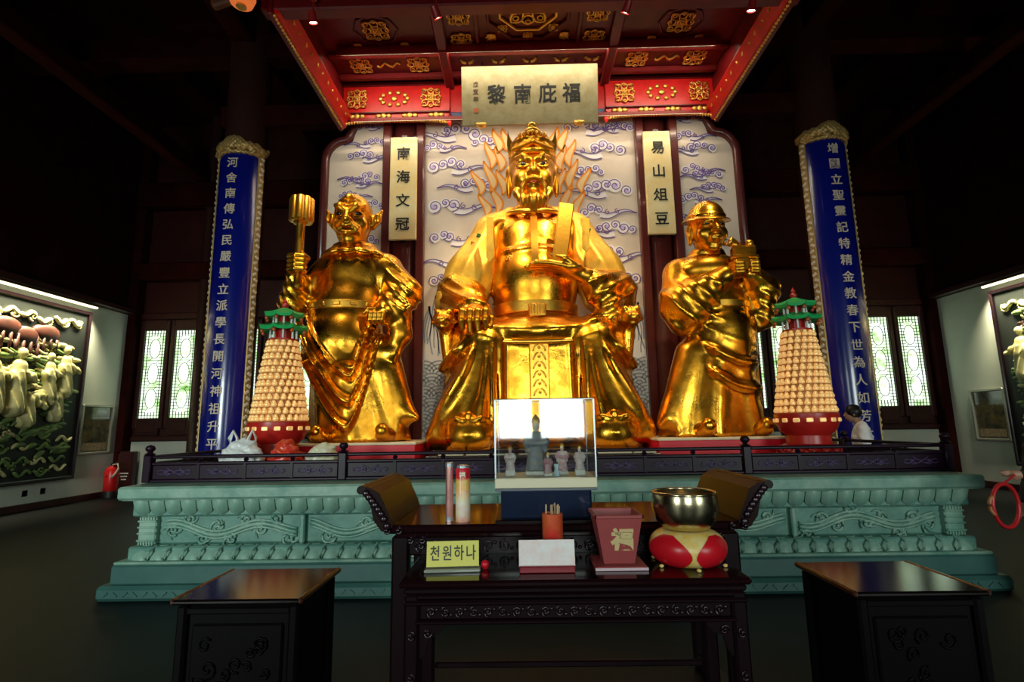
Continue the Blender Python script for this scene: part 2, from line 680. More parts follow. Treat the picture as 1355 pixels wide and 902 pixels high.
# ---- roof beams and bracket blocks, barely lit
n = 20
for (c, d) in [((0, 12.4, 7.4), (19.6, .3, .62)), ((0, 12.4, 5.4), (19.6, .26, .42)), ((0, 9.0, 8.7), (19.6, .4, .5)),
               ((-5.27, 6.0, 8.9), (.4, 13, .5)), ((5.33, 6.0, 8.9), (.4, 13, .5)), ((-8.2, 6, 7.9), (.3, 13, .4)), ((8.2, 6, 7.9), (.3, 13, .4)),
               ((-4.6, 9.0, 7.3), (2.3, .28, .4)), ((4.6, 9.0, 7.3), (2.3, .28, .4)), ((0, 4.4, 8.9), (19.6, .4, .5))]:
    tag(MB().box(c, d, b=.03).build('trim_%d' % n, BEAM), kind='structure')
    n += 1
BRK = mat('bracket_ochre', (.16, .045, .012), .6, var=.5, vscale=7)
for sx in (-1, 1):
    for j, (dx, dy, dz) in enumerate([(0, 0, 0), (.55, .35, -.30), (-.5, -.35, .25)]):
        m = MB()
        cx, cy, cz = sx * (4.55 - dx * .9), 6.0 + dy, 7.75 + dz
        m.box((cx, cy, cz), (.75, .12, .14), rot=(0, sx * .35, 0), b=.03)
        m.box((cx, cy, cz + .16), (.14, .6, .12), b=.03)
        m.tube([(cx - .34, cy, cz + .05), (cx - .42, cy, cz + .16), (cx - .34, cy, cz + .26)], [.07, .08, .05], 8)
        m.tube([(cx + .34, cy, cz - .05), (cx + .42, cy, cz + .08), (cx + .34, cy, cz + .18)], [.07, .08, .05], 8)
        tag(m.build('trim_%d' % n, BRK), kind='structure')
        n += 1

# ---- latticed windows of the back wall
pm = bpy.data.materials.new('window_glass_daylight')
pm.use_nodes = True
nt = pm.node_tree
b = nt.nodes['Principled BSDF']
tc = nt.nodes.new('ShaderNodeTexCoord')
nz = nt.nodes.new('ShaderNodeTexNoise')
nz.inputs['Scale'].default_value = 2.6
nz.inputs['Detail'].default_value = 5
nz.inputs['Roughness'].default_value = .7
cr = nt.nodes.new('ShaderNodeValToRGB')
cr.color_ramp.elements[0].position = .36
cr.color_ramp.elements[0].color = (.16, .40, .07, 1)
cr.color_ramp.elements[1].position = .66
cr.color_ramp.elements[1].color = (.90, 1.0, .96, 1)
e = cr.color_ramp.elements.new(.47)
e.color = (.62, .86, .50, 1)
oi = nt.nodes.new('ShaderNodeObjectInfo')
va = nt.nodes.new('ShaderNodeVectorMath')
nt.links.new(tc.outputs['Object'], va.inputs[0])
nt.links.new(oi.outputs['Location'], va.inputs[1])
nt.links.new(va.outputs[0], nz.inputs['Vector'])
nt.links.new(nz.outputs['Fac'], cr.inputs['Fac'])
nt.links.new(cr.outputs['Color'], b.inputs['Emission Color'])
b.inputs['Emission Strength'].default_value = 1.7
b.inputs['Base Color'].default_value = (.3, .35, .32, 1)
b.inputs['Roughness'].default_value = .3
PANE = pm
LATT = mat('lattice_lead', (.025, .05, .02), .6)


def window_proto():
    R = root('window_1', (0, 0, 0), kind='structure')
    wd, z0, z1 = .52, 1.80, 3.98
    m = MB()
    y = YB - .06
    for sx in (-1, 1):
        m.box((sx * (wd / 2 + .055), y, (z0 + z1) / 2), (.11, .10, z1 - z0 + .5), b=.015)
    m.box((0, y, z0 - .21), (wd + .02, .09, .40), b=.012)
    m.box((0, y, z1 + .14), (wd + .02, .09, .26), b=.012)
    m.box((0, y - .05, z0 - .21), (wd - .12, .03, .26), b=.01)
    m.build('window_frame', REDWOOD, R)
    MB().box((0, YB - .035, (z0 + z1) / 2), (wd, .012, z1 - z0)).build('pane', PANE, R)
    m = MB()
    yy = YB - .05
    t, dp = .012, .016
    p = .075
    nx = 7
    for k in range(nx + 1):
        x = -wd / 2 + k * wd / nx
        inner = 1 < k < nx - 1
        if inner:
            for a, c in ((z0, z0 + 2 * p), (z1 - 2 * p, z1)):
                m.box((x, yy, (a + c) / 2), (t, dp, c - a))
        else:
            m.box((x, yy, (z0 + z1) / 2), (t, dp, z1 - z0))
    nzr = int((z1 - z0) / p)
    for k in range(nzr + 1):
        z = z0 + k * (z1 - z0) / nzr
        if k < 2 or k > nzr - 2 or k in (10, 19):
            m.box((0, yy, z), (wd, dp, t))
        else:
            for sx in (-1, 1):
                m.box((sx * (wd / 2 - wd / nx), yy, z), (2 * wd / nx, dp, t))
    for cz, rz in ((z0 + .48, .24), (z0 + 1.10, .26), (z0 + 1.72, .24)):
        pts = [(.135 * math.cos(a) * (1.0 if abs(math.cos(a)) > .5 else 1.05), yy, cz + rz * math.sin(a)) for a in np.linspace(0, 2 * math.pi, 25)]
        m.tube(pts, .008, 5, cap=False, up=(0, 1, 0))
        for sx in (-1, 1):
            m.tube([(sx * .135, yy, cz), (sx * .2, yy, cz)], .007, 5)
            m.tube([(sx * .05, yy, cz + sx * rz * .93), (sx * .12, yy, cz + sx * (rz + .06))], .007, 5)
    lt = m.build('lattice', LATT, R)
    lt['kind'] = 'stuff'
    return R


w0 = window_proto()
k = 1
for sx in (-1, 1):
    for xw in (5.45, 6.22, 7.0, 7.78, 8.56, 9.33):
        o = w0 if k == 1 else copy_tree(w0)
        o.location = (sx * xw, 0, 0)
        o.name = 'window_%d' % k
        ORG[o.name] = Vector(o.location)
        k += 1

# ------------------------------------------------------------------ painted screen behind the statues
def arc(cx, cz, r, a0, a1, n=10):
    return [(cx + r * math.cos(math.radians(a0 + (a1 - a0) * i / n)), cz + r * math.sin(math.radians(a0 + (a1 - a0) * i / n))) for i in range(n + 1)]


def spiral(cx, cz, r, turns, a0, ccw=1, n=26):
    out = []
    for i in range(n + 1):
        t = i / n
        a = math.radians(a0) + ccw * turns * 2 * math.pi * t
        q = r * (1 - .88 * t)
        out.append((cx + q * math.cos(a), cz + q * math.sin(a)))
    return out


CL_FILL = mat('cloud_white', (.88, .82, .80), .7)
CL_FILL2 = mat('cloud_lilac', (.58, .47, .76), .7)
CL_LINE = mat('cloud_outline_violet', (.16, .09, .30), .7)


CLN = [0]


def cloud(fill, line, lil, cx, cz, s, fl, y, rr):
    """a bank of scroll clouds with a drifting tail"""
    n = rr.choice((3, 4, 4, 5))
    CLN[0] += 1
    y0_ = y - .00012 * (CLN[0] % 20)
    tail = [(cx + fl * s * (.2 + 1.7 * t), cz - s * (.12 + .10 * math.sin(t * 7)) + s * .1 * t) for t in np.linspace(0, 1, 18)]
    y = y0_
    fill.ribbon(tail, s * .30, y + .008, taper=.1)
    line.ribbon([(a, b + s * .15 * (1 - i / 18)) for i, (a, b) in enumerate(tail)], .017, y)
    line.ribbon([(a, b - s * .15 * (1 - i / 18)) for i, (a, b) in enumerate(tail)], .017, y)
    for i in range(n):
        px = cx + fl * s * (-.55 + .36 * i) + rr.uniform(-.06, .06) * s
        pz = cz + s * (.05 + .20 * math.sin(2.6 * i / max(1, n - 1)) + rr.uniform(-.06, .06))
        r = s * rr.uniform(.19, .29)
        y = y0_ - .0004 * (i + 1)
        fill.add([(px, y + .006, pz)] + [(a, y + .006, c) for a, c in arc(px, pz, r, 0, 360, 14)], [(0, j + 1, j + 2) for j in range(14)])
        lil.add([(px, y + .0055, pz)] + [(a, y + .0055, c) for a, c in arc(px, pz, r * .42, 0, 360, 10)], [(0, j + 1, j + 2) for j in range(10)])
        line.ribbon(spiral(px, pz, r, 1.6, rr.choice((200, 260, 320)), rr.choice((-1, 1))), .018, y + .005)
    # small curls
    for i in range(2):
        px = cx + fl * s * (.55 + .45 * i)
        pz = cz - s * .02 + rr.uniform(-.1, .1) * s
        line.ribbon(spiral(px, pz, s * .13, 1.2, 90, fl), .016, y)


def clouds_on(parent, boxes, y, seed):
    rr = random.Random(seed)
    fill, line, lil = MB(), MB(), MB()
    for (cx, cz, s, fl) in boxes:
        cloud(fill, line, lil, cx, cz, s, fl, y, rr)
    for mb_, nm, mt in ((fill, 'painted_cloud_ground', CL_FILL), (lil, 'painted_cloud_shading', CL_FILL2), (line, 'painted_cloud_outline', CL_LINE)):
        mb_.build(nm, mt, parent)['kind'] = 'stuff'


SCR = root('painted_screen', (0, 8.9, .98), 'tall painted screen of clouds, mountains and waves behind the gilded statues', 'screen')
YS = 8.80
m = MB()
m.box((.03, YS + .05, 4.2), (3.84, .08, 6.4))
pc = m.build('middle_panel', SILK, SCR)
cl = [(-1.25, 6.75, .42, -1), (-.75, 6.55, .34, 1), (-1.5, 6.1, .38, 1), (-.95, 5.75, .34, -1), (-1.45, 5.35, .40, 1), (-1.5, 4.75, .36, 1), (-1.2, 4.35, .36, -1),
      (-1.55, 4.0, .30, 1), (1.0, 6.8, .38, 1), (1.45, 6.35, .40, -1), (1.15, 5.95, .30, -1), (1.5, 5.6, .42, -1), (1.2, 5.2, .34, 1), (1.6, 4.85, .36, -1), (1.35, 4.4, .38, 1),
      (1.65, 3.95, .30, -1), (-1.7, 6.5, .26, 1), (1.75, 6.8, .26, -1)]
clouds_on(pc, [(a * .98, b_, c * 1.12, d) for a, b_, c, d in cl if abs(a) < 1.8], YS - .009, 3)
# flames around the head
FL_F = mat('flame_fill', (.94, .66, .32), .7)
FL_L = mat('flame_line', (.92, .30, .01), .7)
ff, fl_ = MB(), MB()
rr = random.Random(9)
for sx in (-1, 1):
    for (px, pz, h, lean) in [(.62, 5.2, .55, .12), (.82, 5.15, .45, .15), (.52, 5.55, .5, .1), (.72, 5.6, .62, .16), (.92, 5.55, .5, .22), (.56, 6.0, .5, .05), (.72, 6.05, .55, .1), (.46, 6.4, .45, -.02), (.60, 6.35, .5, .05)]:
        L = [(px - .085 * math.sin(math.pi * t) * (1 - .35 * t) + lean * .5 * t * t - .05 * math.sin(5 * t), pz + h * t) for t in np.linspace(0, 1, 12)]
        Rr = [(px + .085 * math.sin(math.pi * t) * (1 - .35 * t) + lean * .5 * t * t - .05 * math.sin(5 * t), pz + h * t) for t in np.linspace(0, 1, 12)]
        V = []
        for a, c in zip(L, Rr):
            V += [(.04 + sx * a[0], YS - .0125 - .002 * h - .001 * lean, a[1]), (.04 + sx * c[0], YS - .0125 - .002 * h - .001 * lean, c[1])]
        ff.add(V, [(2 * i, 2 * i + 1, 2 * i + 3, 2 * i + 2) for i in range(11)])
        fl_.ribbon([(.04 + sx * a, b_) for a, b_ in L], .028, YS - .014 - .002 * h)
        fl_.ribbon([(.04 + sx * a, b_) for a, b_ in Rr], .028, YS - .014 - .002 * h)
ff.build('painted_flames', FL_F, pc)['kind'] = 'stuff'
fl_.build('painted_flame_outline', FL_L, pc)['kind'] = 'stuff'
# mountains and sea
MT = mat('mountain_grey', (.70, .68, .68), .7)
MT_L = mat('mountain_ink', (.26, .29, .36), .7)
WV = mat('sea_pale', (.62, .68, .70), .7)
mt, ml, wv = MB(), MB(), MB()
for sx in (-1, 1):
    for (px, zt, wd) in ((1.62, 4.05, .34), (1.30, 3.65, .30), (1.80, 3.6, .26)):
        ym = YS - .002 - .003 * (zt - 3.5)
        mt.add([(.03 + sx * (px - wd), ym, 2.55), (.03 + sx * (px + min(wd, 1.9 - px)), ym, 2.55), (.03 + sx * px, ym, zt)], [(0, 1, 2)])
        for q in range(6):
            u = -0.9 + q * .34
            pts = [(.03 + sx * min(1.9, px + u * wd * t + .02 * math.sin(9 * t + q)), zt - (zt - 2.6) * t) for t in np.linspace(.05, rr.uniform(.6, 1), 12)]
            ml.ribbon(pts, .022, YS - .006)
    for r in range(7):
        for q in range(5):
            cx_, cz_ = .03 + sx * (1.1 + q * .26 + (.13 if r % 2 else 0)), 1.1 + r * .21
            for rad in (.06, .12, .18, .24):
                pts = [(a, c) for a, c in arc(cx_, cz_, rad, 20, 160, 8) if abs(a - .03) < 1.91]
                if len(pts) > 2:
                    ml.ribbon(pts, .018, YS - .008 - .0004 * r)
    wv.box((.03 + sx * 1.42, YS - .001, 1.8), (.96, .004, 1.5))
    for q in range(8):
        wv.ball((.03 + sx * (1.0 + .12 * q), YS, 2.58 + .06 * math.sin(q * 2.1)), (.055, .006, .055), 10, 4)
mt.build('painted_mountains', MT, pc)['kind'] = 'stuff'
wv.build('painted_sea', WV, pc)['kind'] = 'stuff'
ml.build('painted_ink_lines', MT_L, pc)['kind'] = 'stuff'

# frames and stepped side panels
for sx in (-1, 1):
    top = [(2.62, 7.25), (2.75, 7.25)] + [(2.62 + .62 * math.sin(a), 6.55 + .70 * math.cos(a)) for a in np.linspace(.25, 1.35, 9)] + \
          [(3.26, 6.62)] + [(3.34 + .31 * math.sin(a), 6.28 + .34 * math.cos(a)) for a in np.linspace(0, 1.57, 8)] + [(3.65, .99), (2.62, .99)]
    outer = [(2.52, 7.40), (2.75, 7.40)] + [(2.62 + .78 * math.sin(a), 6.55 + .84 * math.cos(a)) for a in np.linspace(.2, 1.22, 9)] + \
            [(3.40, 6.76)] + [(3.36 + .43 * math.sin(a), 6.30 + .45 * math.cos(a)) for a in np.linspace(.05, 1.57, 8)] + [(3.79, .99), (2.52, .99)]
    tp = [(.03 + sx * a, c) for a, c in top][::sx]
    ot = [(.03 + sx * a, c) for a, c in outer][::sx]
    sp = MB().prism(tp, YS + .01, YS + .06).build('side_panel', SILK, SCR)
    MB().prism(ot, YS + .05, YS + .14).build('back_board', FRAMERED, SCR)
    # raised moulding following the outline
    mo = MB()
    mid = [((a + c) / 2, (b_ + d) / 2) for (a, b_), (c, d) in zip(top, outer)][:-1]
    pth = [(.03 + sx * a, YS - .01, b_) for a, b_ in mid[1:]]
    mo.tube(pth, .075, 8, up=(0, 1, 0))
    mo.build('frame_moulding', FRAMERED, SCR, smooth=True)
    rr2 = random.Random(20 + sx)
    bx = [(.03 + sx * 3.0, 6.95, .26, -sx), (.03 + sx * 3.1, 6.35, .36, -sx), (.03 + sx * 2.95, 5.95, .30, sx), (.03 + sx * 3.3, 5.6, .26, -sx),
          (.03 + sx * 3.05, 5.1, .34, -sx), (.03 + sx * 3.25, 4.6, .28, -sx), (.03 + sx * 2.95, 4.2, .3, sx)]
    bx += [(.03 + sx * 2.85, 6.62, .3, sx), (.03 + sx * 3.2, 5.85, .3, -sx), (.03 + sx * 2.85, 5.4, .3, sx), (.03 + sx * 2.9, 4.75, .3, sx)]
    bx = [(a, b_, c * .95, d) for a, b_, c, d in bx]
    fill, line, lil = MB(), MB(), MB()
    for (a, b_, c, d) in bx:
        cloud(fill, line, lil, a, b_, c, d, YS - .006, rr2)
    lim = lambda v: [(.03 + sx * min(3.63, max(2.64, sx * (p[0] - .03))), p[1], p[2]) for p in v]
    for mb_, nm, mt_ in ((fill, 'painted_cloud_ground', CL_FILL), (lil, 'painted_cloud_shading', CL_FILL2), (line, 'painted_cloud_outline', CL_LINE)):
        mb_.v = lim(mb_.v)
        mb_.build(nm, mt_, sp)['kind'] = 'stuff'
    # uprights either side of the round column
    for xa in (1.97, 2.57):
        MB().box((.03 + sx * xa, YS - .03, 4.19), (.15, .20, 6.4), b=.02).build('upright', FRAMERED, SCR)

# hanging couplet plaques on the inner columns
PLQ = mat('pale_gold_leaf', (.95, .82, .48), .45, .1, var=.5, vscale=2.5, var_col=(.88, .64, .24))


def glyphs(mb, ch, c, size, bold=.012, xs=1.0, rx=0.0, depth=0.0):
    V, Fs = text_mesh(ch, size, bold, depth)
    if len(V):
        V = V * np.array([xs, 1, 1])
        if rx:
            V = V @ rotm((rx, 0, 0)).T
        mb.add(V + np.array(c), Fs)


for sx, txt, lab in ((-1, '南海文冠', 'gold plaque lettered in black on the column left of the seated statue'),
                     (1, '易山俎豆', 'gold plaque lettered in black on the column right of the seated statue')):
    cx = .03 + sx * 2.25
    R = root('couplet_plaque', (cx, 8.7, 4.7), lab, 'plaque')
    yf = 8.60
    MB().box((cx, yf + .04, 5.66), (.48, .07, 1.92), b=.012).build('board', PLQ, R)
    for i, ch in enumerate(txt):
        m = MB()
        glyphs(m, ch, (cx, yf - .002, 6.30 - i * .44), .25, .003, depth=.004)
        m.build('character', BLACK, R)
    for dz in (1.96, -.0):
        MB().box((cx, yf + .10, 4.7 + dz), (.12, .10, .05), b=.01).build('bracket', DARKWOOD, R)

# ------------------------------------------------------------------ canopy over the statues
CAN = root('red_canopy', (0, 7.2, 6.7), 'carved red lacquer canopy with gilt medallions above the statues', 'canopy')
CANRED = mat('canopy_red', (.16, .005, .007), .4, var=.35, vscale=4)
VALRED = mat('valance_red', (.66, .008, .008), .36, var=.25, vscale=6)
GILT = mat('aged_gilt', (.90, .52, .12), .4, .85, bump=.2, bscale=60)
Z1 = 7.62
MB().box((0, 7.2, Z1 + .06), (6.9, 2.8, .12)).build('ceiling_board', CANRED, CAN)
for x in (-1.38, 1.38):
    MB().box((x, 7.2, Z1 - .06), (.16, 2.7, .18), b=.02).build('ceiling_beam', CANRED, CAN)
for y in (7.72, 8.28):
    MB().box((0, y, Z1 - .04), (6.6, .10, .10), b=.02).build('ceiling_beam', CANRED, CAN)
MB().box((0, 5.98, 7.02), (6.95, .20, .42), b=.02).build('front_beam', CANRED, CAN)


def rosette(c, r, parent, name='medallion', seed=0, flip='z', mt=None):
    """pierced gilt medallion lying against a ceiling (flip z) or facing the viewer (flip y)"""
    m = MB()
    q = random.Random(seed)
    P = lambda a, rad, o: (c[0] + rad * math.cos(a), c[1] + rad * math.sin(a), c[2] - o) if flip == 'z' else \
        ((c[0] + rad * math.cos(a), c[1] - o, c[2] + rad * math.sin(a)) if flip == 'y' else (c[0] + o, c[1] + rad * math.cos(a), c[2] + rad * math.sin(a)))
    t = r * .06
    for k in range(4):
        a0 = k * math.pi / 2 + math.pi / 4
        cx_ = [P(a0 + s * .40 * math.sin(u * math.pi), r * (.25 + .85 * u), .012) for s in (1,) for u in np.linspace(0, 1, 8)]
        cy_ = [P(a0 - .40 * math.sin(u * math.pi), r * (.25 + .85 * u), .012) for u in np.linspace(0, 1, 8)]
        m.tube(cx_, t, 6)
        m.tube(cy_, t, 6)
        a1 = k * math.pi / 2
        m.tube([P(a1 + .45 * math.cos(u), r * (.62 + .26 * math.sin(u)), .012) for u in np.linspace(0, 2 * math.pi, 12)], t, 6)
    m.tube([P(u, r * .22, .014) for u in np.linspace(0, 2 * math.pi, 14)], t * 1.2, 6)
    m.ball(P(0, 0, .01), r * .13, 8, 5)
    for k in range(8):
        a2 = k * math.pi / 4
        m.tube([P(a2 + .16 * math.cos(u), r * (.80 + .14 * math.sin(u)), .012) for u in np.linspace(0, 2 * math.pi, 9)], t * .7, 5)
    return m.build(name, mt or GILT, parent, smooth=True)


def corner_leaf(c, s, ang, parent):
    m = MB()
    for k in range(5):
        a = ang + (k - 2) * .36
        L = s * (1.0 - .16 * abs(k - 2))
        m.tube([(c[0] + L * u * math.cos(a), c[1] + L * u * math.sin(a), c[2] - .012) for u in (0, .3, .7, 1)], [s * .05, s * .12, s * .15, s * .04], 6, flat=.4)
    return m.build('corner_leaf', GILT, parent, smooth=True)


zc = Z1 - .01
for sx in (-1, 1):
    cx, cy = sx * 2.37, 7.22
    rosette((cx, cy, zc), .22, CAN, seed=1)
    for k in range(4):
        a = k * math.pi / 2 + math.pi / 4
        corner_leaf((cx + .46 * math.cos(a), cy + .40 * math.sin(a), zc), .19, a + math.pi * 0, CAN)
    m = MB()
    m.tube([(cx + .34 * math.cos(u), cy + .30 * math.sin(u), zc) for u in np.linspace(0, 2 * math.pi, 9)], .02, 6)
    m.build('octagon_moulding', CANRED, CAN)
    for dx, sz in ((-.49, .2), (.49, .2)):
        rosette((cx + dx - sx * .02, 8.02, zc), sz, CAN, seed=2)
    m = MB()
    m.tube([(cx + t, 8.02 + .05 * math.sin(t * 30), zc) for t in np.linspace(-.2, .2, 12)], .022, 6)
    m.build('scroll', GILT, CAN, smooth=True)
    for y in (6.45, 6.98, 7.50):
        rosette((sx * 1.06, y, zc), .19, CAN, seed=3)
    MB().box((sx * .80, 7.1, zc - .02), (.06, 1.25, .05), b=.01).build('coffer_frame', CANRED, CAN)
MB().box((0, 7.66, zc - .02), (1.66, .06, .05), b=.01).build('coffer_frame', CANRED, CAN)
for rad, th in ((.66, .03), (.46, .025)):
    m = MB()
    m.tube([(rad * math.cos(u), 6.85 + rad * math.sin(u), zc - .01) for u in np.linspace(math.pi / 8, 2 * math.pi + math.pi / 8, 9)], th, 6)
    m.build('octagon_moulding', GILT if rad < .5 else CANRED, CAN)
rosette((0, 6.85, zc - .01), .33, CAN, seed=5)
for k in range(8):
    a = k * math.pi / 4
    rosette((.56 * math.cos(a), 6.85 + .56 * math.sin(a), zc - .01), .085, CAN, 'small_medallion', seed=6)
for k in range(4):
    a = k * math.pi / 2 + math.pi / 4
    corner_leaf((.74 * math.cos(a), 6.85 + .74 * math.sin(a), zc), .2, a, CAN)
for k in range(5):
    x = -1.02 + k * .53
    m = MB()
    for s in (-1, 1):
        m.tube([(x + s * (.02 + .10 * math.sin(u)), 7.98 + .035 * math.cos(2 * u), zc) for u in np.linspace(0, 2.6, 9)], [.03] * 8 + [.01], 6)
    m.build('butterfly_relief', GILT, CAN, smooth=True)

# side and rear valances: red boards with gilt relief and a notched lower lip
for sx in (-1, 1):
    m = MB()
    m.box((sx * 3.34, 7.22, 7.18), (.08, 2.72, .88), b=.015)
    v = m.build('side_valance', CANRED, CAN)
    m = MB()
    m.box((sx * 3.24, 7.22, 6.90), (.10, 2.66, .28), rot=(0, sx * -.45, 0), b=.02)
    lp = m.build('valance_lip', VALRED, v)
    m = MB()
    for k in range(44):
        m.ball((sx * 3.30, 5.92 + k * .06, 6.755), .026, 6, 4)
    m.build('gilt_beading', GILT, lp, smooth=True)['kind'] = 'stuff'
    for k in range(6):
        m = MB()
        cy = 6.1 + k * .42
        for s in (-1, 1):
            m.tube([(sx * 3.185, cy + s * (.02 + .11 * math.sin(u)), 6.93 + .05 * math.cos(2 * u)) for u in np.linspace(0, 2.6, 9)], .016, 6)
        m.build('gilt_scroll', GILT, lp, smooth=True)
    # rear valance
    xa, xb = 1.38, 3.30
    xm = sx * (xa + xb) / 2
    m = MB()
    m.box((xm, 8.52, 7.24), (xb - xa, .08, .76), b=.01)
    v = m.build('rear_valance', VALRED, CAN)
    for zz, hh in ((7.01, .03), (7.56, .06), (6.88, .03)):
        MB().box((xm, 8.47, zz), (xb - xa, .05, hh), b=.008).build('valance_rail', CANRED, v)
    for k, w_ in enumerate((.20, .32, .20)):
        cx = sx * (1.72 + k * .66)
        if k == 1:
            m = MB()
            for q in range(10):
                a = q * math.pi / 5
                m.ball((cx + .24 * math.cos(a), 8.465, 7.28 + .12 * math.sin(a)), (.045, .02, .04), 7, 4)
            m.ball((cx, 8.465, 7.28), (.06, .02, .05), 8, 5)
            m.build('valance_relief', GILT, v, smooth=True)
        else:
            rosette((cx, 8.47, 7.28), w_, v, 'valance_relief', seed=k, flip='y')
    for k in range(4):
        cx = sx * (1.62 + k * .47)
        m = MB()
        for s in (-1, 0, 1):
            m.ball((cx + s * .09, 8.46, 6.945), (.055, .02, .04 if s else .055), 8, 5)
        m.build('lower_relief', GILT, v, smooth=True)
    m = MB()
    for k in range(40):
        x = xa + .03 + k * (xb - xa - .06) / 39
        z = 6.855 - .05 * (abs((k / 39) - .5) * 2) ** 3
        m.ball((sx * x, 8.47, z), (.03, .025, .03), 6, 4)
    m.build('gilt_beading', GILT, v, smooth=True)['kind'] = 'stuff'
    for x in (xa, xb):
        m = MB()
        m.tube([(sx * x, 8.46, 6.9), (sx * x, 8.46, 6.8), (sx * (x + .0), 8.46, 6.72)], [.05, .045, .015], 8)
        m.build('drop_finial', VALRED, v, smooth=True)
    m = MB()
    m.box((sx * 1.22, 8.56, 7.30), (.34, .06, .55), b=.01)
    m.build('step_board', VALRED, v)
    m = MB()
    m.box((sx * 1.2, 8.55, 6.98), (.36, .05, .10), b=.01)
    m.build('blue_edge', mat('slate_blue_paint', (.06, .10, .22), .5), v)

# name board
R = root('name_board', (.03, 8.2, 6.5), 'tilted gold name board with four large black calligraphy characters', 'sign')
BRD = mat('dull_gold_board', (.36, .32, .18), .5, .15, var=.35, vscale=7, var_col=(.27, .22, .10))
tilt = .22
cc = (.03, 8.06, 7.0)
MB().box(cc, (2.30, .06, .98), rot=(tilt, 0, 0), b=.01).build('board', BRD, R)
def on_board(x, z):
    return (cc[0] + x, cc[1] - math.cos(tilt) * .034 - math.sin(tilt) * z, cc[2] + math.cos(tilt) * z - math.sin(tilt) * .034)
for ch, x, sz in (('黎', -.56, .33), ('南', -.12, .33), ('庇', .30, .33), ('福', .70, .33)):
    m = MB()
    glyphs(m, ch, on_board(x, .02), sz, .005, xs=.95, rx=tilt, depth=.004)
    m.build('character', BLACK, R)
for i, ch in enumerate('戊寅年'):
    m = MB()
    glyphs(m, ch, on_board(-.91, .19 - i * .12), .09, .002, rx=tilt, depth=.003)
    m.build('small_character', mat('brown_ink', (.12, .05, .02), .6), R)
MB().box(on_board(-.91, -.24), (.07, .012, .07), rot=(tilt, 0, 0)).build('seal', mat('seal_red', (.5, .12, .03), .6), R)
for x in (-.83, .83):
    m = MB()
    m.ball((cc[0] + x, 8.14, 6.52), (.075, .06, .045), 12, 6)
    for s in (-1, 1):
        m.ball((cc[0] + x + s * .055, 8.14, 6.535), (.04, .04, .035), 8, 5)
    m.build('support', GILT, R, smooth=True)
for x in (-.8, .8):
    MB().tube([(cc[0] + x, 8.0, 7.44), (cc[0] + x, 8.05, 7.62)], .012, 6).build('hanger', DARKWOOD, R)
# ------------------------------------------------------------------ green stone platform
PL = root('stone_platform', (0, 7, 0), 'carved green stone platform with lotus-petal mouldings under the statues', 'platform')
YE = 8.95


def tier(y, x, z0, z1, name, mt=STONE, b=.015):
    return MB().box((0, (y + YE) / 2, (z0 + z1) / 2), (2 * x, YE - y, z1 - z0), b=b).build(name, mt, PL)

tier(4.88, 4.06, 0.0, .13, 'plinth_step', SHADESTONE, .03)
tier(4.92, 3.96, .13, .30, 'plinth_fascia', SHADESTONE)
lo = tier(5.03, 3.90, .30, .435, 'lower_petal_course')
wst = tier(5.14, 3.87, .435, .70, 'waist')
up = tier(5.06, 3.91, .70, .865, 'upper_petal_course')
tier(4.94, 3.99, .865, .985, 'top_slab', STONE_L, .02)
tier(4.93, 3.95, .30, .325, 'petal_fillet', STONE_L, .01)
tier(4.98, 3.96, .855, .868, 'upper_fillet', STONE_L, .004)


def petal_mesh(w_, h_, y_top, y_bot, bulge, tongue=True):
    def fn(u, v):
        e = .5 - v if tongue else v - .55
        x = (u - .5) * w_ * (math.sqrt(max(.05, 1 - (max(0, e) / .52) ** 2)))
        c = (1 - (2 * u - 1) ** 2)
        yy = y_bot + (y_top - y_bot) * v
        return (x, yy - bulge * (.25 + .75 * c) * math.sin(math.pi * (.18 + .64 * v)), h_ * v)
    return MB().grid(fn, 6, 7)

# upper course hangs outward towards the slab, lower course swells at the foot
for par, xs, z0, mb_, cnt, pitch in ((up, 3.86, .704, petal_mesh(.142, .155, -.05, .02, .055), 52, .149), (lo, 3.90, .322, petal_mesh(.150, .118, .09, .0, .045, False), 48, .160)):
    first = None
    yb = 5.06 if par is up else 5.01
    for k in range(cnt):
        x = (k - (cnt - 1) / 2) * pitch
        if first is None:
            first = mb_.build('petal', STONE_L, par, smooth=True, xf=Matrix.Translation((0, 0, 0)))
            first.data.transform(Matrix.Translation(ORG[par.name]))
            o = first
        else:
            o = first.copy()
            col.objects.link(o)
        o.location = Vector((x, yb, z0)) - ORG[par.name]
# raised outline between lower petals
first = None
for k in range(47):
    x = (k - 23) * .16
    if first is None:
        first = MB().tube([(0, -.01, 0), (.0, -.035, .035), (.02, -.015, .08), (.03, .07, .118)], .011, 5).build('petal_rib', STONE_L, lo)
        first.data.transform(Matrix.Translation(ORG[lo.name]))
        o = first
    else:
        o = first.copy()
        col.objects.link(o)
    o.location = Vector((x, 4.99, .322)) - ORG[lo.name]
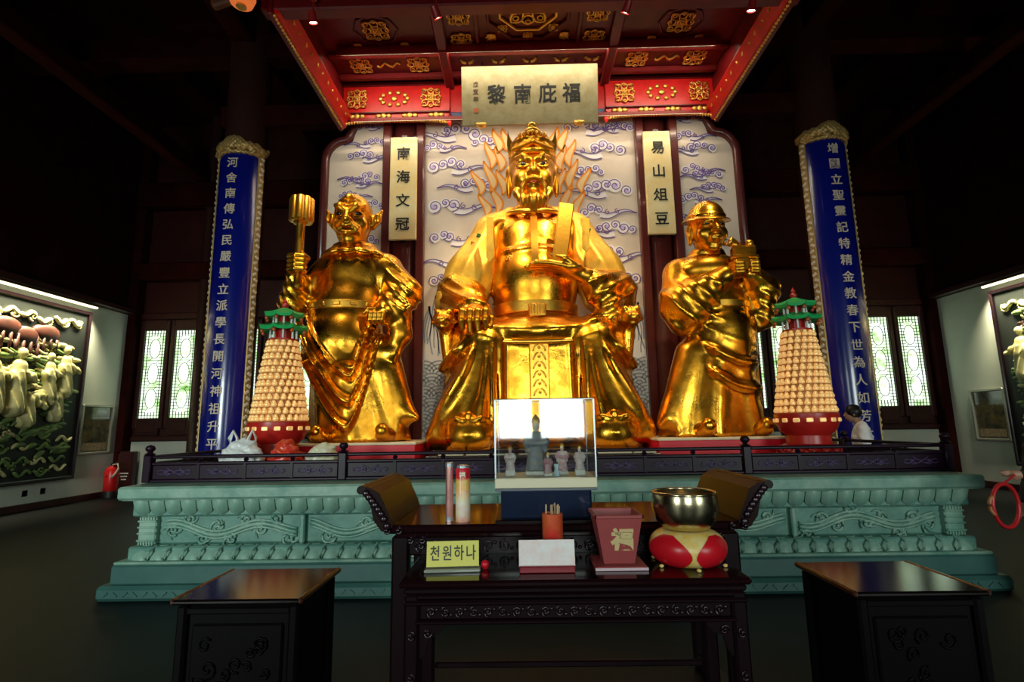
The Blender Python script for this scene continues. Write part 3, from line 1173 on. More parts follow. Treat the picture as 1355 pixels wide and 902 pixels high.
# waist carving: running vine scrolls, one relief per bay
def vine(x0, x1, seed, dense):
    q = random.Random(seed)
    m = MB()
    y = 5.132
    L = x1 - x0
    zc_ = .567
    amp = .058
    for off, rad in ((0, .020), (.034, .014), (-.032, .012)):
        m.tube([(x0 + L * t, y, zc_ + off + amp * math.sin(t * L * 7.5 + seed) * (1 - .3 * t)) for t in np.linspace(0, 1, 40)], rad, 6)
    for k in range(dense):
        t = (k + .5) / dense
        cx_ = x0 + L * t
        s = 1 if k % 2 else -1
        zz = zc_ + amp * math.sin(t * L * 7.5 + seed) + s * .055
        m.tube([(a, y, c) for a, c in spiral(cx_, zz, .062 + .02 * q.random(), 1.5, q.uniform(0, 360), s, 18)], .014, 5)
        for j in range(3):
            a = q.uniform(0, 6.28)
            m.tube([(cx_ + .06 * u * math.cos(a + u), y, zz + .06 * u * math.sin(a + u)) for u in np.linspace(.4, 1.6, 6)], [.006, .011, .013, .011, .008, .003], 5)
    return m.build('vine_relief', STONE_L, wst, smooth=True)

for (a, c, sd, dn) in ((-3.62, -2.36, 1, 9), (-2.24, -.82, 2, 4), (-.74, .74, 5, 5), (.82, 2.24, 3, 4), (2.36, 3.62, 4, 9)):
    vine(a, c, sd, dn)
for x in (-3.77, -2.30, -.78, .78, 2.30, 3.77):
    m = MB()
    big = abs(x) > 3
    w_ = .17 if big else .05
    m.box((x, 5.12, .567), (w_, .07, .262), b=.012)
    if big:
        for zz in (.48, .545, .60, .655):
            m.box((x, 5.085, zz), (w_ + .01, .03, .018), b=.006)
        for q in range(6):
            m.box((x - .065 + q * .026, 5.085, .455), (.012, .02, .03))
            m.box((x - .065 + q * .026, 5.085, .68), (.012, .02, .025))
    m.build('waist_post', STONE_L, wst)
# key pattern along the plinth
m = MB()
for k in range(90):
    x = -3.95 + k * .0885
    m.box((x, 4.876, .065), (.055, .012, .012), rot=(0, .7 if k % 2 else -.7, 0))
m.build('plinth_carving', SHADESTONE, PL)['kind'] = 'stuff'

# low inner dais and statue bases
D = root('statue_dais', (0, 7.4, .985), 'low dark dais on the stone platform carrying the statue bases', 'dais')
MB().box((0, 7.17, 1.033), (7.5, 2.94, .096), b=.01).build('dais_body', DARKWOOD, D)
for lab, x0, x1 in (('red painted plinth with cream top under the mace bearer', -3.06, -1.52), ('red painted plinth with cream top under the hat-wearing attendant', 1.45, 3.06)):
    R = root('statue_plinth', ((x0 + x1) / 2, 7.1, 1.081), lab, 'plinth', 'red statue plinths')
    MB().box(((x0 + x1) / 2, 7.13, 1.1815), (x1 - x0, 1.30, .198), b=.006).build('base_body', SLABRED, R)
    MB().box(((x0 + x1) / 2, 7.13, 1.295), (x1 - x0 + .02, 1.32, .03), b=.006).build('base_top', CREAM, R)
R = root('statue_plinth', (.03, 7.2, 1.081), 'low cream-edged plinth under the seated deity', 'plinth')
MB().box((.03, 7.35, 1.1155), (2.78, 2.1, .066), b=.006).build('base_body', DARKWOOD, R)
for x, w_ in ((-1.06, .30), (-.62, .52), (.05, .6), (.78, .60), (1.24, .26)):
    MB().box((x, 7.30, 1.164), (w_, 2.0, .03), b=.004).build('base_strip', CREAM, R)

# ------------------------------------------------------------------ dark carved railing
RAIL = mat('violet_black_lacquer', (.012, .003, .011), .38, spec=.22)
RAIL_R = mat('violet_black_carving', (.075, .045, .12), .35, spec=.4)
RL = root('altar_railing', (0, 5.35, .985), 'low dark lacquered railing with carved panels along the platform edge', 'railing')
ZR = 1.235


def rail_post(x, y):
    m = MB()
    m.box((x, y, 1.12), (.085, .085, .27), b=.01)
    m.lathe([(.045, 1.255), (.055, 1.262), (.030, 1.275), (.022, 1.285), (.042, 1.305), (.046, 1.325), (.034, 1.348), (.006, 1.356)], 12, (x, y, 0))
    return m.build('post', RAIL, RL, smooth='auto')


def rail_run(p, q, nseg):
    p = Vector((p[0], p[1], 0))
    q = Vector((q[0], q[1], 0))
    d = (q - p).normalized()
    nrm = Vector((d.y, -d.x, 0))
    L = (q - p).length
    ang = math.atan2(d.y, d.x)
    mid = (p + q) / 2
    MB().box((mid.x, mid.y, ZR), (L, .05, .035), rot=(0, 0, ang), b=.012).build('top_rail', RAIL, RL)
    MB().box((mid.x, mid.y, 1.168), (L, .055, .03), rot=(0, 0, ang), b=.008).build('middle_rail', RAIL, RL)
    MB().box((mid.x, mid.y, 1.0), (L, .07, .03), rot=(0, 0, ang), b=.008).build('bottom_rail', RAIL, RL)
    for k in range(nseg):
        c = p + d * (L * (k + .5) / nseg)
        sl = L / nseg
        pn = MB().box((c.x, c.y, 1.084), (sl - .02, .03, .14), rot=(0, 0, ang), b=.006).build('carved_panel', RAIL, RL)
        m = MB()
        hw = sl * .36
        rr_ = random.Random(k)
        for s in (-1, 1):
            pts = []
            for a, z in spiral(s * hw * .45, 0, .042, 1.4, 90, s, 14):
                w_ = c + d * a + nrm * .018
                pts.append((w_.x, w_.y, 1.084 + z))
            m.tube(pts, .006, 5)
            pts = []
            for t in np.linspace(-1, 1, 12):
                w_ = c + d * (t * hw) + nrm * .018
                pts.append((w_.x, w_.y, 1.084 + s * .022 * math.sin(t * 6)))
            m.tube(pts, .0055, 5)
        m.build('panel_carving', RAIL_R, pn, smooth=True)
        if k:
            c2 = p + d * (L * k / nseg)
            m = MB()
            m.lathe([(.014, 1.182), (.028, 1.20), (.014, 1.218)], 8, (c2.x, c2.y, 0))
            m.box((c2.x, c2.y, 1.084), (.03, .05, .15), rot=(0, 0, ang))
            m.build('spacer', RAIL, RL)

xs = [-4.0, -2.02, 0.0, 2.02, 4.0]
for x in xs:
    rail_post(x, 5.36)
for a, c in zip(xs[:-1], xs[1:]):
    rail_run((a + .04, 5.36), (c - .04, 5.36), 4)
for sx in (-1, 1):
    rail_post(sx * 4.0, 7.0)
    rail_post(sx * 4.0, 8.6)
    rail_run((sx * 4.0, 5.40), (sx * 4.0, 6.96), 3)
    rail_run((sx * 4.0, 7.04), (sx * 4.0, 8.56), 3)
# ------------------------------------------------------------------ gilded statues
def head_field(style, h=0.0125):
    """unit head facing -y: chin z=-.5, crown z=.5"""
    f = Field((-.72, -.75, -.95), (.72, .62, .68), h)
    f.ell((0, .05, .12), (.37, .42, .41), .05)
    f.ell((0, -.05, -.20), (.29, .31, .31), .14)
    f.ell((0, -.25, -.42), (.14, .11, .10), .10)
    f.cap((0, .10, -.4), (0, .12, -.92), .22, .25, .10)
    for s in (-1, 1):
        fat = 1.25 if style != 'king' else 1.0
        f.ell((s * .17, -.24, -.13), (.13 * fat, .12, .12 * fat), .09)
        # sockets, lids, brows
        if style == 'demon':
            f.ell((s * .155, -.40, .035), (.135, .13, .085), .05, sub=True)
        else:
            f.ell((s * .150, -.40, .035), (.115, .10, .060), .05, sub=True)
        f.ell((s * .150, -.295, .030), (.100, .075, .062), .015)
        f.chain([(s * .055, -.345, .025), (s * .12, -.385, .068), (s * .20, -.36, .066), (s * .255, -.29, .03)], .018, .012)
        f.chain([(s * .06, -.345, .010), (s * .14, -.375, -.022), (s * .21, -.345, -.012), (s * .25, -.29, .02)], .016, .012)
        br = .075 if style == 'demon' else .033
        up = .10 if style == 'demon' else .05
        f.chain([(s * .045, -.39, .085 if style != 'demon' else .05), (s * .15, -.385, .13), (s * .27, -.27, .10 + up)], [br, br, br * .5], .035)
        # nose wings
        f.ell((s * .062, -.425, -.125), (.048, .05, .042), .03)
        # ears
        if style == 'demon':
            f.chain([(s * .36, .02, -.05), (s * .44, .04, .08), (s * .54, .08, .26)], [.08, .09, .02], .04)
            f.ell((s * .47, -.05, .09), (.05, .05, .10), .03, sub=True)
        else:
            f.ell((s * .385, .05, .0), (.055, .10, .17), .04)
            f.ell((s * .385, .03, -.18), (.045, .06, .11), .05)
            f.ell((s * .42, -.03, .02), (.03, .05, .10), .03, sub=True)
    f.chain([(0, -.36, .09), (0, -.44, -.04), (0, -.475, -.11)], [.036, .045, .065], .045)
    if style == 'demon':
        f.ell((0, -.47, -.12), (.085, .07, .06), .03)
        # snarling mouth
        f.ell((0, -.36, -.27), (.20, .13, .10), .08)
        f.ell((0, -.47, -.285), (.16, .14, .065), .03, sub=True)
        f.chain([(-.16, -.40, -.27), (-.07, -.46, -.215), (0, -.47, -.23), (.07, -.46, -.205), (.18, -.39, -.28)], .034, .02)
        f.chain([(-.15, -.40, -.29), (0, -.455, -.365), (.17, -.39, -.30)], .036, .02)
        for s in (-1, 1):
            f.chain([(s * .08, -.43, -.15), (s * .19, -.35, -.22), (s * .20, -.30, -.34)], .026, .03)
            f.cap((s * .10, -.44, -.30), (s * .105, -.455, -.24), .02, .008, .01)
        f.ell((0, -.30, .33), (.11, .10, .085), .03)           # boss on the forehead
        f.chain([(-.12, -.33, .26), (0, -.40, .225), (.12, -.33, .26)], .022, .02)
    else:
        f.ell((0, -.36, -.27), (.13, .09, .09), .07)
        f.chain([(-.105, -.395, -.262), (-.03, -.445, -.245), (.03, -.445, -.245), (.105, -.395, -.262)], .024, .02)
        f.chain([(-.085, -.395, -.283), (0, -.435, -.295), (.085, -.395, -.283)], .026, .02)
        f.chain([(-.10, -.44, -.268), (0, -.475, -.268), (.10, -.44, -.268)], .010, .012, sub=True)
    if style == 'king':
        for s in (-1, 1):   # drooping moustache
            f.chain([(s * .02, -.475, -.205), (s * .10, -.455, -.215), (s * .17, -.41, -.30), (s * .175, -.38, -.43), (s * .15, -.36, -.54)],
                    [.026, .034, .034, .028, .012], .02)
            f.chain([(s * .26, -.15, -.12), (s * .25, -.22, -.32), (s * .16, -.30, -.48)], [.05, .06, .05], .05)   # side whiskers
        f.chain([(0, -.37, -.37), (0, -.42, -.48), (0, -.41, -.62)], [.075, .095, .04], .04)
        f.ell((0, -.37, -.50), (.17, .10, .14), .06)
        f.disp(lambda X, Y, Z: .012 * ridge(X * 95 + 3 * Z, 1) * sstep(-.36, -.46, Z) * sstep(-.15, -.3, Y) + 0 * X,
               (-.25, -.6, -.72), (.25, -.2, -.36))
    if style == 'demon':
        f.disp(lambda X, Y, Z: .010 * ridge(Z * 60 - 18 * X * X, 2) * sstep(.14, .2, Z) * sstep(.45, .28, Z) * sstep(-.1, -.25, Y),
               (-.4, -.6, .1), (.4, 0, .5))
    return f


def xf_head(c, s, sx=1.0, rot=(0, 0, 0)):
    M = np.eye(4)
    M[:3, :3] = rotm(rot) @ np.diag([s * sx, s, s])
    M[:3, 3] = c
    return M


def head_bits(parent, M, style):
    hd = head_field(style).build('head', GOLD_H, parent, xf=M)
    for s in (-1, 1):
        MB().ball((s * .150, -.318, .024), (.088, .060, .040) if style != 'demon' else (.100, .075, .058), 14, 8).build('eye', EYE_W if style == 'king' else EYE_B, hd, smooth=True, xf=M)
        if style == 'king':
            MB().ball((s * .150, -.362, .026), (.042, .024, .036), 12, 6).build('pupil', EYE_B, hd, smooth=True, xf=M)
    if style == 'king':
        m = MB()
        m.tube([(-.085, -.458, -.268), (0, -.488, -.268), (.085, -.458, -.268)], .012, 8, flat=.8)
        m.build('lips', LIP, hd, smooth=True, xf=M)
    return hd


def band(mb, c, rx, ry, z0, z1, th=.02, n=64):
    """elliptical belt"""
    prof = [(1, z0), (1 + th, z0 + .01), (1 + th, z1 - .01), (1, z1)]
    V = []
    Fs = []
    for e, z in prof:
        for k in range(n):
            a = 2 * math.pi * k / n
            V.append((c[0] + (rx + (e - 1)) * math.cos(a), c[1] + (ry + (e - 1)) * math.sin(a), z))
    for i in range(3):
        for k in range(n):
            k2 = (k + 1) % n
            Fs.append((i * n + k, i * n + k2, (i + 1) * n + k2, (i + 1) * n + k))
    mb.add(V, Fs)
    return mb


# ---- the seated deity
def seated_statue():
    R = root('seated_deity_statue', (0.03, 7.6, 1.18), 'giant gilded seated bearded deity in a robe and crown, holding a tablet', 'statue')
    x0 = .03
    f = Field((-1.75, 6.45, 1.181), (1.9, 8.62, 5.02), .028)
    f.ell((x0, 8.00, 4.35), (.64, .46, .55), .1)
    f.ell((x0, 7.86, 3.66), (.66, .56, .60), .12)
    f.cone(3.0, 4.5, lambda t: x0 + 0 * t, lambda t: 7.88 + .06 * t, lambda t: .62 * (1 - .3 * t ** 6), lambda t: (.53 - .07 * t) * (1 - .4 * t ** 6), .12)
    f.cap((x0 - .5, 8.02, 4.58), (x0 + .5, 8.02, 4.58), .25, .25, .12)
    f.ell((x0, 7.95, 4.82), (.36, .34, .20), .06)
    for s in (-1, 1):
        f.cap((x0 + s * .74, 8.02, 4.42), (x0 + s * 1.12, 7.78, 3.5), .28, .34, .1)
        # thighs and shins under the robe
        f.cap((x0 + s * .42, 7.95, 2.74), (x0 + s * .76, 7.22, 2.62), .42, .36, .1)
        f.cap((x0 + s * .76, 7.14, 2.56), (x0 + s * .92, 7.0, 1.45), .335, .40, .1)
        f.cap((x0 + s * .98, 7.42, 2.75), (x0 + s * 1.13, 7.22, 1.4), .26, .27, .12)
        f.ell((x0 + s * 1.0, 7.15, 1.30), (.41, .46, .16), .1)
    f.cap((x0 + 1.12, 7.2, 1.75), (x0 + 1.34, 7.1, 1.45), .22, .09, .08)
    # sleeves
    f.cap((-1.10, 7.72, 3.45), (-.86, 7.25, 3.12), .36, .22, .08)
    f.cap((-1.12, 7.7, 3.3), (-1.2, 7.6, 2.7), .26, .14, .1)
    f.cap((1.18, 7.62, 3.42), (.84, 7.25, 3.50), .36, .19, .08)
    f.cap((1.0, 7.36, 3.38), (1.12, 7.3, 2.9), .24, .15, .1)
    # lap and hanging front panels
    f.ell((x0, 7.35, 2.75), (.84, .52, .25), .08)
    f.box((x0, 7.18, 2.06), (.66, .20, .80), .1, .06)
    f.box((x0, 8.15, 2.1), (1.15, .42, .95), .15, .1)
    f.box((x0, 7.7, 1.24), (1.1, .5, .12), .05, .08)

    for s in (-1, 1):
        f.cap((x0 + s * .60, 6.93, 2.50), (x0 + s * .57, 6.86, 1.2), .05, .10, .05, sub=True)

    def fold_leg(X, Y, Z):
        o = 0
        for s in (-1, 1):
            dx = (X - (x0 + s * .70)) * s
            a = np.arctan2(dx, 2.95 - Z)
            r = np.sqrt(dx ** 2 + (2.95 - Z) ** 2)
            o = o + .115 * ridge(a * 15 + .9 * np.sin(r * 3), 2.2) * sstep(.25, .7, r) * sstep(-.12, .05, dx) * ((X - x0) * s > 0)
        return o * sstep(2.75, 2.45, Z) * sstep(7.75, 7.5, Y)
    f.disp(fold_leg, (-1.8, 6.4, 1.1), (1.9, 7.8, 2.8))

    def fold_sleeve(X, Y, Z):
        rL = np.sqrt((X + .45) ** 2 + (Z - 4.35) ** 2 + .3 * (Y - 7.6) ** 2)
        rR = np.sqrt((X - .52) ** 2 + (Z - 4.3) ** 2 + .3 * (Y - 7.6) ** 2)
        return .030 * (ridge(rL * 36, 1.6) * (X < -.62) + ridge(rR * 34, 1.6) * (X > .72)) * sstep(3.75, 3.55, Z) * sstep(2.65, 2.9, Z)
    f.disp(fold_sleeve, (-1.7, 6.9, 2.6), (1.7, 8.2, 3.8))

    def fold_skirt(X, Y, Z):
        q = np.abs(X - x0)
        e = np.exp(-((q - .50) / .035) ** 2) * .05 + np.exp(-((q - .60) / .03) ** 2) * .05
        sw = .022 * ridge((Z - .25 * (X - x0) ** 2) * 32, 2) * sstep(2.58, 2.68, Z) * (q > .12)
        return e * sstep(2.68, 2.5, Z) * sstep(7.4, 7.1, Y) + sw * sstep(7.5, 7.2, Y)
    f.disp(fold_skirt, (-.75, 6.7, 1.3), (.8, 7.6, 2.95))

    def fold_chest(X, Y, Z):
        q = np.abs(X - x0)
        a = .012 * ridge((Z + .55 * q) * 20, 3) * sstep(4.0, 4.5, Z) * sstep(.08, .16, q)
        return (a + .03 * np.exp(-((Z - 4.12 + .05 * q) / .03) ** 2) * (q < .62)) * sstep(7.8, 7.55, Y)
    f.disp(fold_chest, (-.8, 7.2, 3.4), (.85, 7.9, 4.85))
    f.build('robe', GOLD, R)

    # belt, buckle, apron strip
    b = band(MB(), (x0, 7.84), .64, .555, 3.10, 3.27, .02)
    bl = b.build('belt', GOLD_B, R, smooth='auto')
    m = MB()
    m.box((x0 + .01, 7.225, 3.10), (.26, .06, .20), b=.02)
    for i in range(5):
        m.box((x0 - .08 + i * .045, 7.19, 3.12), (.026, .03, .15), b=.008)
    m.build('buckle', GOLD_B, bl, smooth='auto')
    m = MB()
    m.box((x0 + .01, 6.95, 2.22), (.27, .05, .78), b=.015)
    m.prism([(x0 - .125, 1.84), (x0 + .01, 1.74), (x0 + .145, 1.84)], 6.93, 6.97)
    ap = m.build('apron_strip', GOLD_B, R)
    m = MB()
    for i in range(6):
        z = 2.52 - i * .12
        for sx in (-1, 1):
            m.tube([(x0 + .01 + sx * (.015 + .07 * math.sin(t * .35)) , 6.922, z + .05 * math.cos(t * .7)) for t in range(10)], .013, 6)
        m.ball((x0 + .01, 6.92, z), .022, 8, 5)
    m.build('apron_relief', GOLD_B, ap, smooth=True)
    m = MB()   # neck edging and centre strip of the chest
    m.grid(lambda u, v: (x0 - .05 + .10 * u, 7.60 - .33 * math.sin(min(1, v * 1.25) * 1.5) + .0 * u - .012, 4.72 - 1.05 * v), 2, 14)
    m.build('front_facing', GOLD_B, R, smooth=True)
    m = MB()
    m.tube([(x0 + .40 * math.sin(a), 7.93 - .40 * math.cos(a), 4.72 + .10 * (1 - math.cos(a))) for a in np.linspace(-2.2, 2.2, 30)], .045, 8)
    m.build('collar', GOLD_B, R, smooth=True)
    # hem of the tunic across the lap
    m = MB()
    m.tube([(x0 + .80 * t, 6.90 + .14 * t * t, 2.60 + .055 * t * t) for t in np.linspace(-1, 1, 24)], .026, 6, flat=1.6)
    m.build('tunic_hem', GOLD_B, R, smooth=True)

    # brocade cape over both shoulders
    c = Field((-1.75, 7.1, 3.1), (1.8, 8.62, 5.1), .028)
    for s in (-1, 1):
        c.chain([(x0 + s * .34, 8.02, 4.78), (x0 + s * .62, 8.0, 4.52), (x0 + s * .98, 7.88, 3.82), (x0 + s * 1.14, 7.80, 3.38)],
                [.20, .31, .38, .40], .12)
        # open the front so the robe's chest and sleeve show
        c.cap((x0 + s * .10, 7.35, 4.9), (x0 + s * .58, 7.2, 3.35), .34, .45, .05, sub=True)
        c.ell((x0 + s * .88, 7.20, 3.20), (.46, .5, .42), .05, sub=True)
    c.box((x0, 8.0, 3.7), (.62, .50, .95), .1, .05, sub=True)
    c.box((x0, 7.9, 3.05), (2, 1, .20), .02, .04, sub=True)
    c.disp(lambda X, Y, Z: .02 * ridge((np.abs(X - x0) * 1.0 + .38 * Z) * 24 + 3 * Y, 2) * sstep(4.6, 4.1, Z), (-1.8, 7, 3), (1.8, 8.7, 5))
    cp = c.build('cape', CAPE, R)
    GREEN = mat('green_flower', (.03, .22, .08), .5)
    REDF = mat('red_flower', (.5, .03, .04), .5)
    rr = random.Random(3)
    for mm, nm in ((GREEN, 'green_flower'), (REDF, 'red_flower')):
        for i in range(7):
            m = MB()
            s = 1 if rr.random() < .6 else -1
            t = rr.uniform(.1, .95)
            cx = x0 + s * (.62 + .62 * t)
            cz = 4.5 - 1.0 * t
            p = (cx + s * rr.uniform(-.02, .18), 7.62 + rr.uniform(-.03, .06) + .05 * t, cz + rr.uniform(.0, .12))
            for q in range(4):
                a = q * 1.57 + .4
                m.ball((p[0] + .022 * math.cos(a), p[1], p[2] + .022 * math.sin(a)), (.018, .05, .014), 6, 4)
            m.build(nm, mm, cp, smooth=True)
    # hanging ribbons
    for s, xx, za, zb in ((-1, -.63, 4.55, 3.86), (1, .78, 4.5, 3.98)):
        m = MB()
        yy = 7.33
        m.prism([(xx - .055, zb + .07), (xx, zb), (xx + .055, zb + .07), (xx + .06, za), (xx - .045, za)], yy, yy + .03)
        m.build('ribbon', CAPE, R)

    # tablet
    m = MB()
    m.box((.43, 7.16, 4.18), (.22, .045, 1.02), rot=(-.09, .16, .1), b=.015)
    m.build('tablet', GOLD_B, R)

    # hands
    f = Field((-1.15, 6.68, 2.6), (-.5, 7.4, 3.3), .0125)
    f.ell((-.82, 7.04, 3.02), (.19, .17, .11), .03)
    f.cap((-.86, 7.25, 3.1), (-.83, 7.1, 3.05), .15, .14, .05)
    for i in range(4):
        x = -.985 + i * .105
        L = (.0, .05, .04, -.01)[i]
        f.chain([(x + .01, 6.98, 3.06), (x, 6.87, 3.02), (x - .005, 6.83, 2.90), (x + .005, 6.86, 2.79 - L)], [.058, .052, .047, .034], .014)
    f.chain([(-.68, 7.05, 3.0), (-.60, 6.95, 2.93), (-.60, 6.90, 2.83)], [.06, .05, .036], .02)
    f.build('hand', GOLD_H, R)
    f = Field((-.16, 6.78, 3.3), (1.1, 7.5, 3.95), .0125)
    f.chain([(.92, 7.26, 3.50), (.74, 7.16, 3.56), (.50, 7.08, 3.64)], [.13, .11, .10], .05)
    f.ell((.50, 7.06, 3.65), (.20, .14, .075), .04)
    for i in range(4):
        y = 6.95 + i * .058
        L = (.03, .10, .08, .0)[i]
        f.chain([(.42, y + .01, 3.665 - i * .012), (.22, y - .02, 3.70 - i * .012), (.06 - L * .5, y - .02, 3.71 - i * .02), (-.01 - L, y, 3.69 - i * .02)],
                [.050, .045, .038, .026], .014)
    f.chain([(.54, 6.98, 3.68), (.42, 6.93, 3.76), (.33, 6.95, 3.80)], [.055, .045, .03], .02)
    f.build('hand', GOLD_H, R)

    # chair arms ending in beast heads
    for s in (-1, 1):
        f = Field((x0 + s * 1.32 - .3, 6.85, 2.1), (x0 + s * 1.32 + .3, 8.3, 3.3), .02)
        cx = x0 + s * 1.30
        f.cap((cx, 8.2, 2.95), (cx, 7.35, 2.95), .12, .13, .05)
        f.ell((cx, 7.2, 2.98), (.17, .19, .15), .05)
        f.ell((cx, 7.03, 2.92), (.12, .10, .09), .03)
        for e in (-1, 1):
            f.ell((cx + e * .08, 7.08, 3.06), (.045, .05, .05), .01)
            f.cap((cx + e * .10, 7.25, 3.08), (cx + e * .17, 7.38, 3.18), .05, .02, .02)
            f.ell((cx + e * .05, 6.95, 2.95), (.035, .04, .03), .01)
            f.ell((cx + e * .13, 7.12, 2.93), (.05, .05, .04), .015)
        f.cap((cx - .1, 6.97, 2.865), (cx + .1, 6.97, 2.865), .022, .022, .015, sub=True)
        f.cap((cx, 7.3, 2.85), (cx - s * .06, 7.38, 2.2), .10, .08, .06)
        f.build('chair_arm', GOLD, R)

    # boots with beast-face toes
    for s in (-1, 1):
        cx = x0 + s * .90
        f = Field((cx - .45, 6.30, 1.181), (cx + .45, 7.3, 1.85), .0165)
        f.ell((cx, 6.80, 1.42), (.34, .40, .28), .05)
        f.ell((cx, 6.55, 1.36), (.27, .16, .18), .06)
        for e in (-1, 1):
            f.ell((cx + e * .11, 6.50, 1.48), (.075, .07, .065), .012)
            f.chain([(cx + e * .05, 6.47, 1.56), (cx + e * .15, 6.50, 1.59), (cx + e * .24, 6.60, 1.55)], .034, .015)
            f.chain([(cx + e * .05, 6.46, 1.27), (cx + e * .15, 6.50, 1.30), (cx + e * .22, 6.56, 1.40)], .034, .015)
        f.ell((cx, 6.45, 1.39), (.08, .08, .06), .02)
        f.ell((cx, 6.50, 1.62), (.05, .05, .06), .015)
        f.build('boot', GOLD, R)

    # head and crown
    M = xf_head((x0 + .01, 7.98, 5.49), 1.20, .84, rot=(.06, 0, 0))
    head_bits(R, M, 'king')
    f = Field((-.5, -.62, .12), (.5, .55, .75), .0125)
    f.cone(.15, .40, lambda t: 0 * t, lambda t: .02 + .02 * t, lambda t: .365 + .0 * t, lambda t: .45 - .02 * t, .03)
    f.cone(.36, .47, lambda t: 0 * t, lambda t: .04 + .02 * t, lambda t: .355 - .03 * t, lambda t: .43 - .03 * t, .03)
    f.disp(lambda X, Y, Z: .018 * (np.exp(-((Z - .195) / .02) ** 2) + np.exp(-((Z - .375) / .02) ** 2)) + 0 * X * Y, (-.5, -.6, .12), (.5, .55, .5))
    f.chain([(-.30, -.32, .235), (0, -.475, .265), (.30, -.32, .235)], .030, .02)
    f.disp(lambda X, Y, Z: .005 * np.sin(X * 55) * np.sin(Z * 55) * sstep(.25, .3, Z) * sstep(.4, .36, Z) * (Y < -.1), (-.4, -.6, .2), (.4, 0, .45))
    f.build('crown', GOLD_H, R, xf=M)
    for s in (-1, 1):
        MB().prism([(s * .27, .30), (s * .375, .22), (s * .40, .42), (s * .385, .60), (s * .34, .47), (s * .29, .42)][::s], -.12, .02).build('crown_wing', GOLD_B, R, xf=M)
    m = MB()
    m.ball((0, -.34, .46), (.12, .09, .06), 14, 7)
    m.ball((0, -.34, .53), (.075, .07, .06), 14, 7)
    for k in range(-3, 4):
        m.ball((k * .065, -.445 + abs(k) * .025, .405), (.030, .03, .034), 8, 5)
    m.build('crown_jewel', GOLD_B, R, smooth=True, xf=M)
    return R


def feet(R, pts):
    for (x, y, z) in pts:
        f = Field((x - .25, y - .36, 1.3), (x + .25, y + .4, 1.62), .0165)
        f.ell((x, y, 1.40), (.13, .26, .10), .04)
        f.ell((x, y - .20, 1.46), (.09, .09, .09), .05)
        f.build('shoe', GOLD, R)


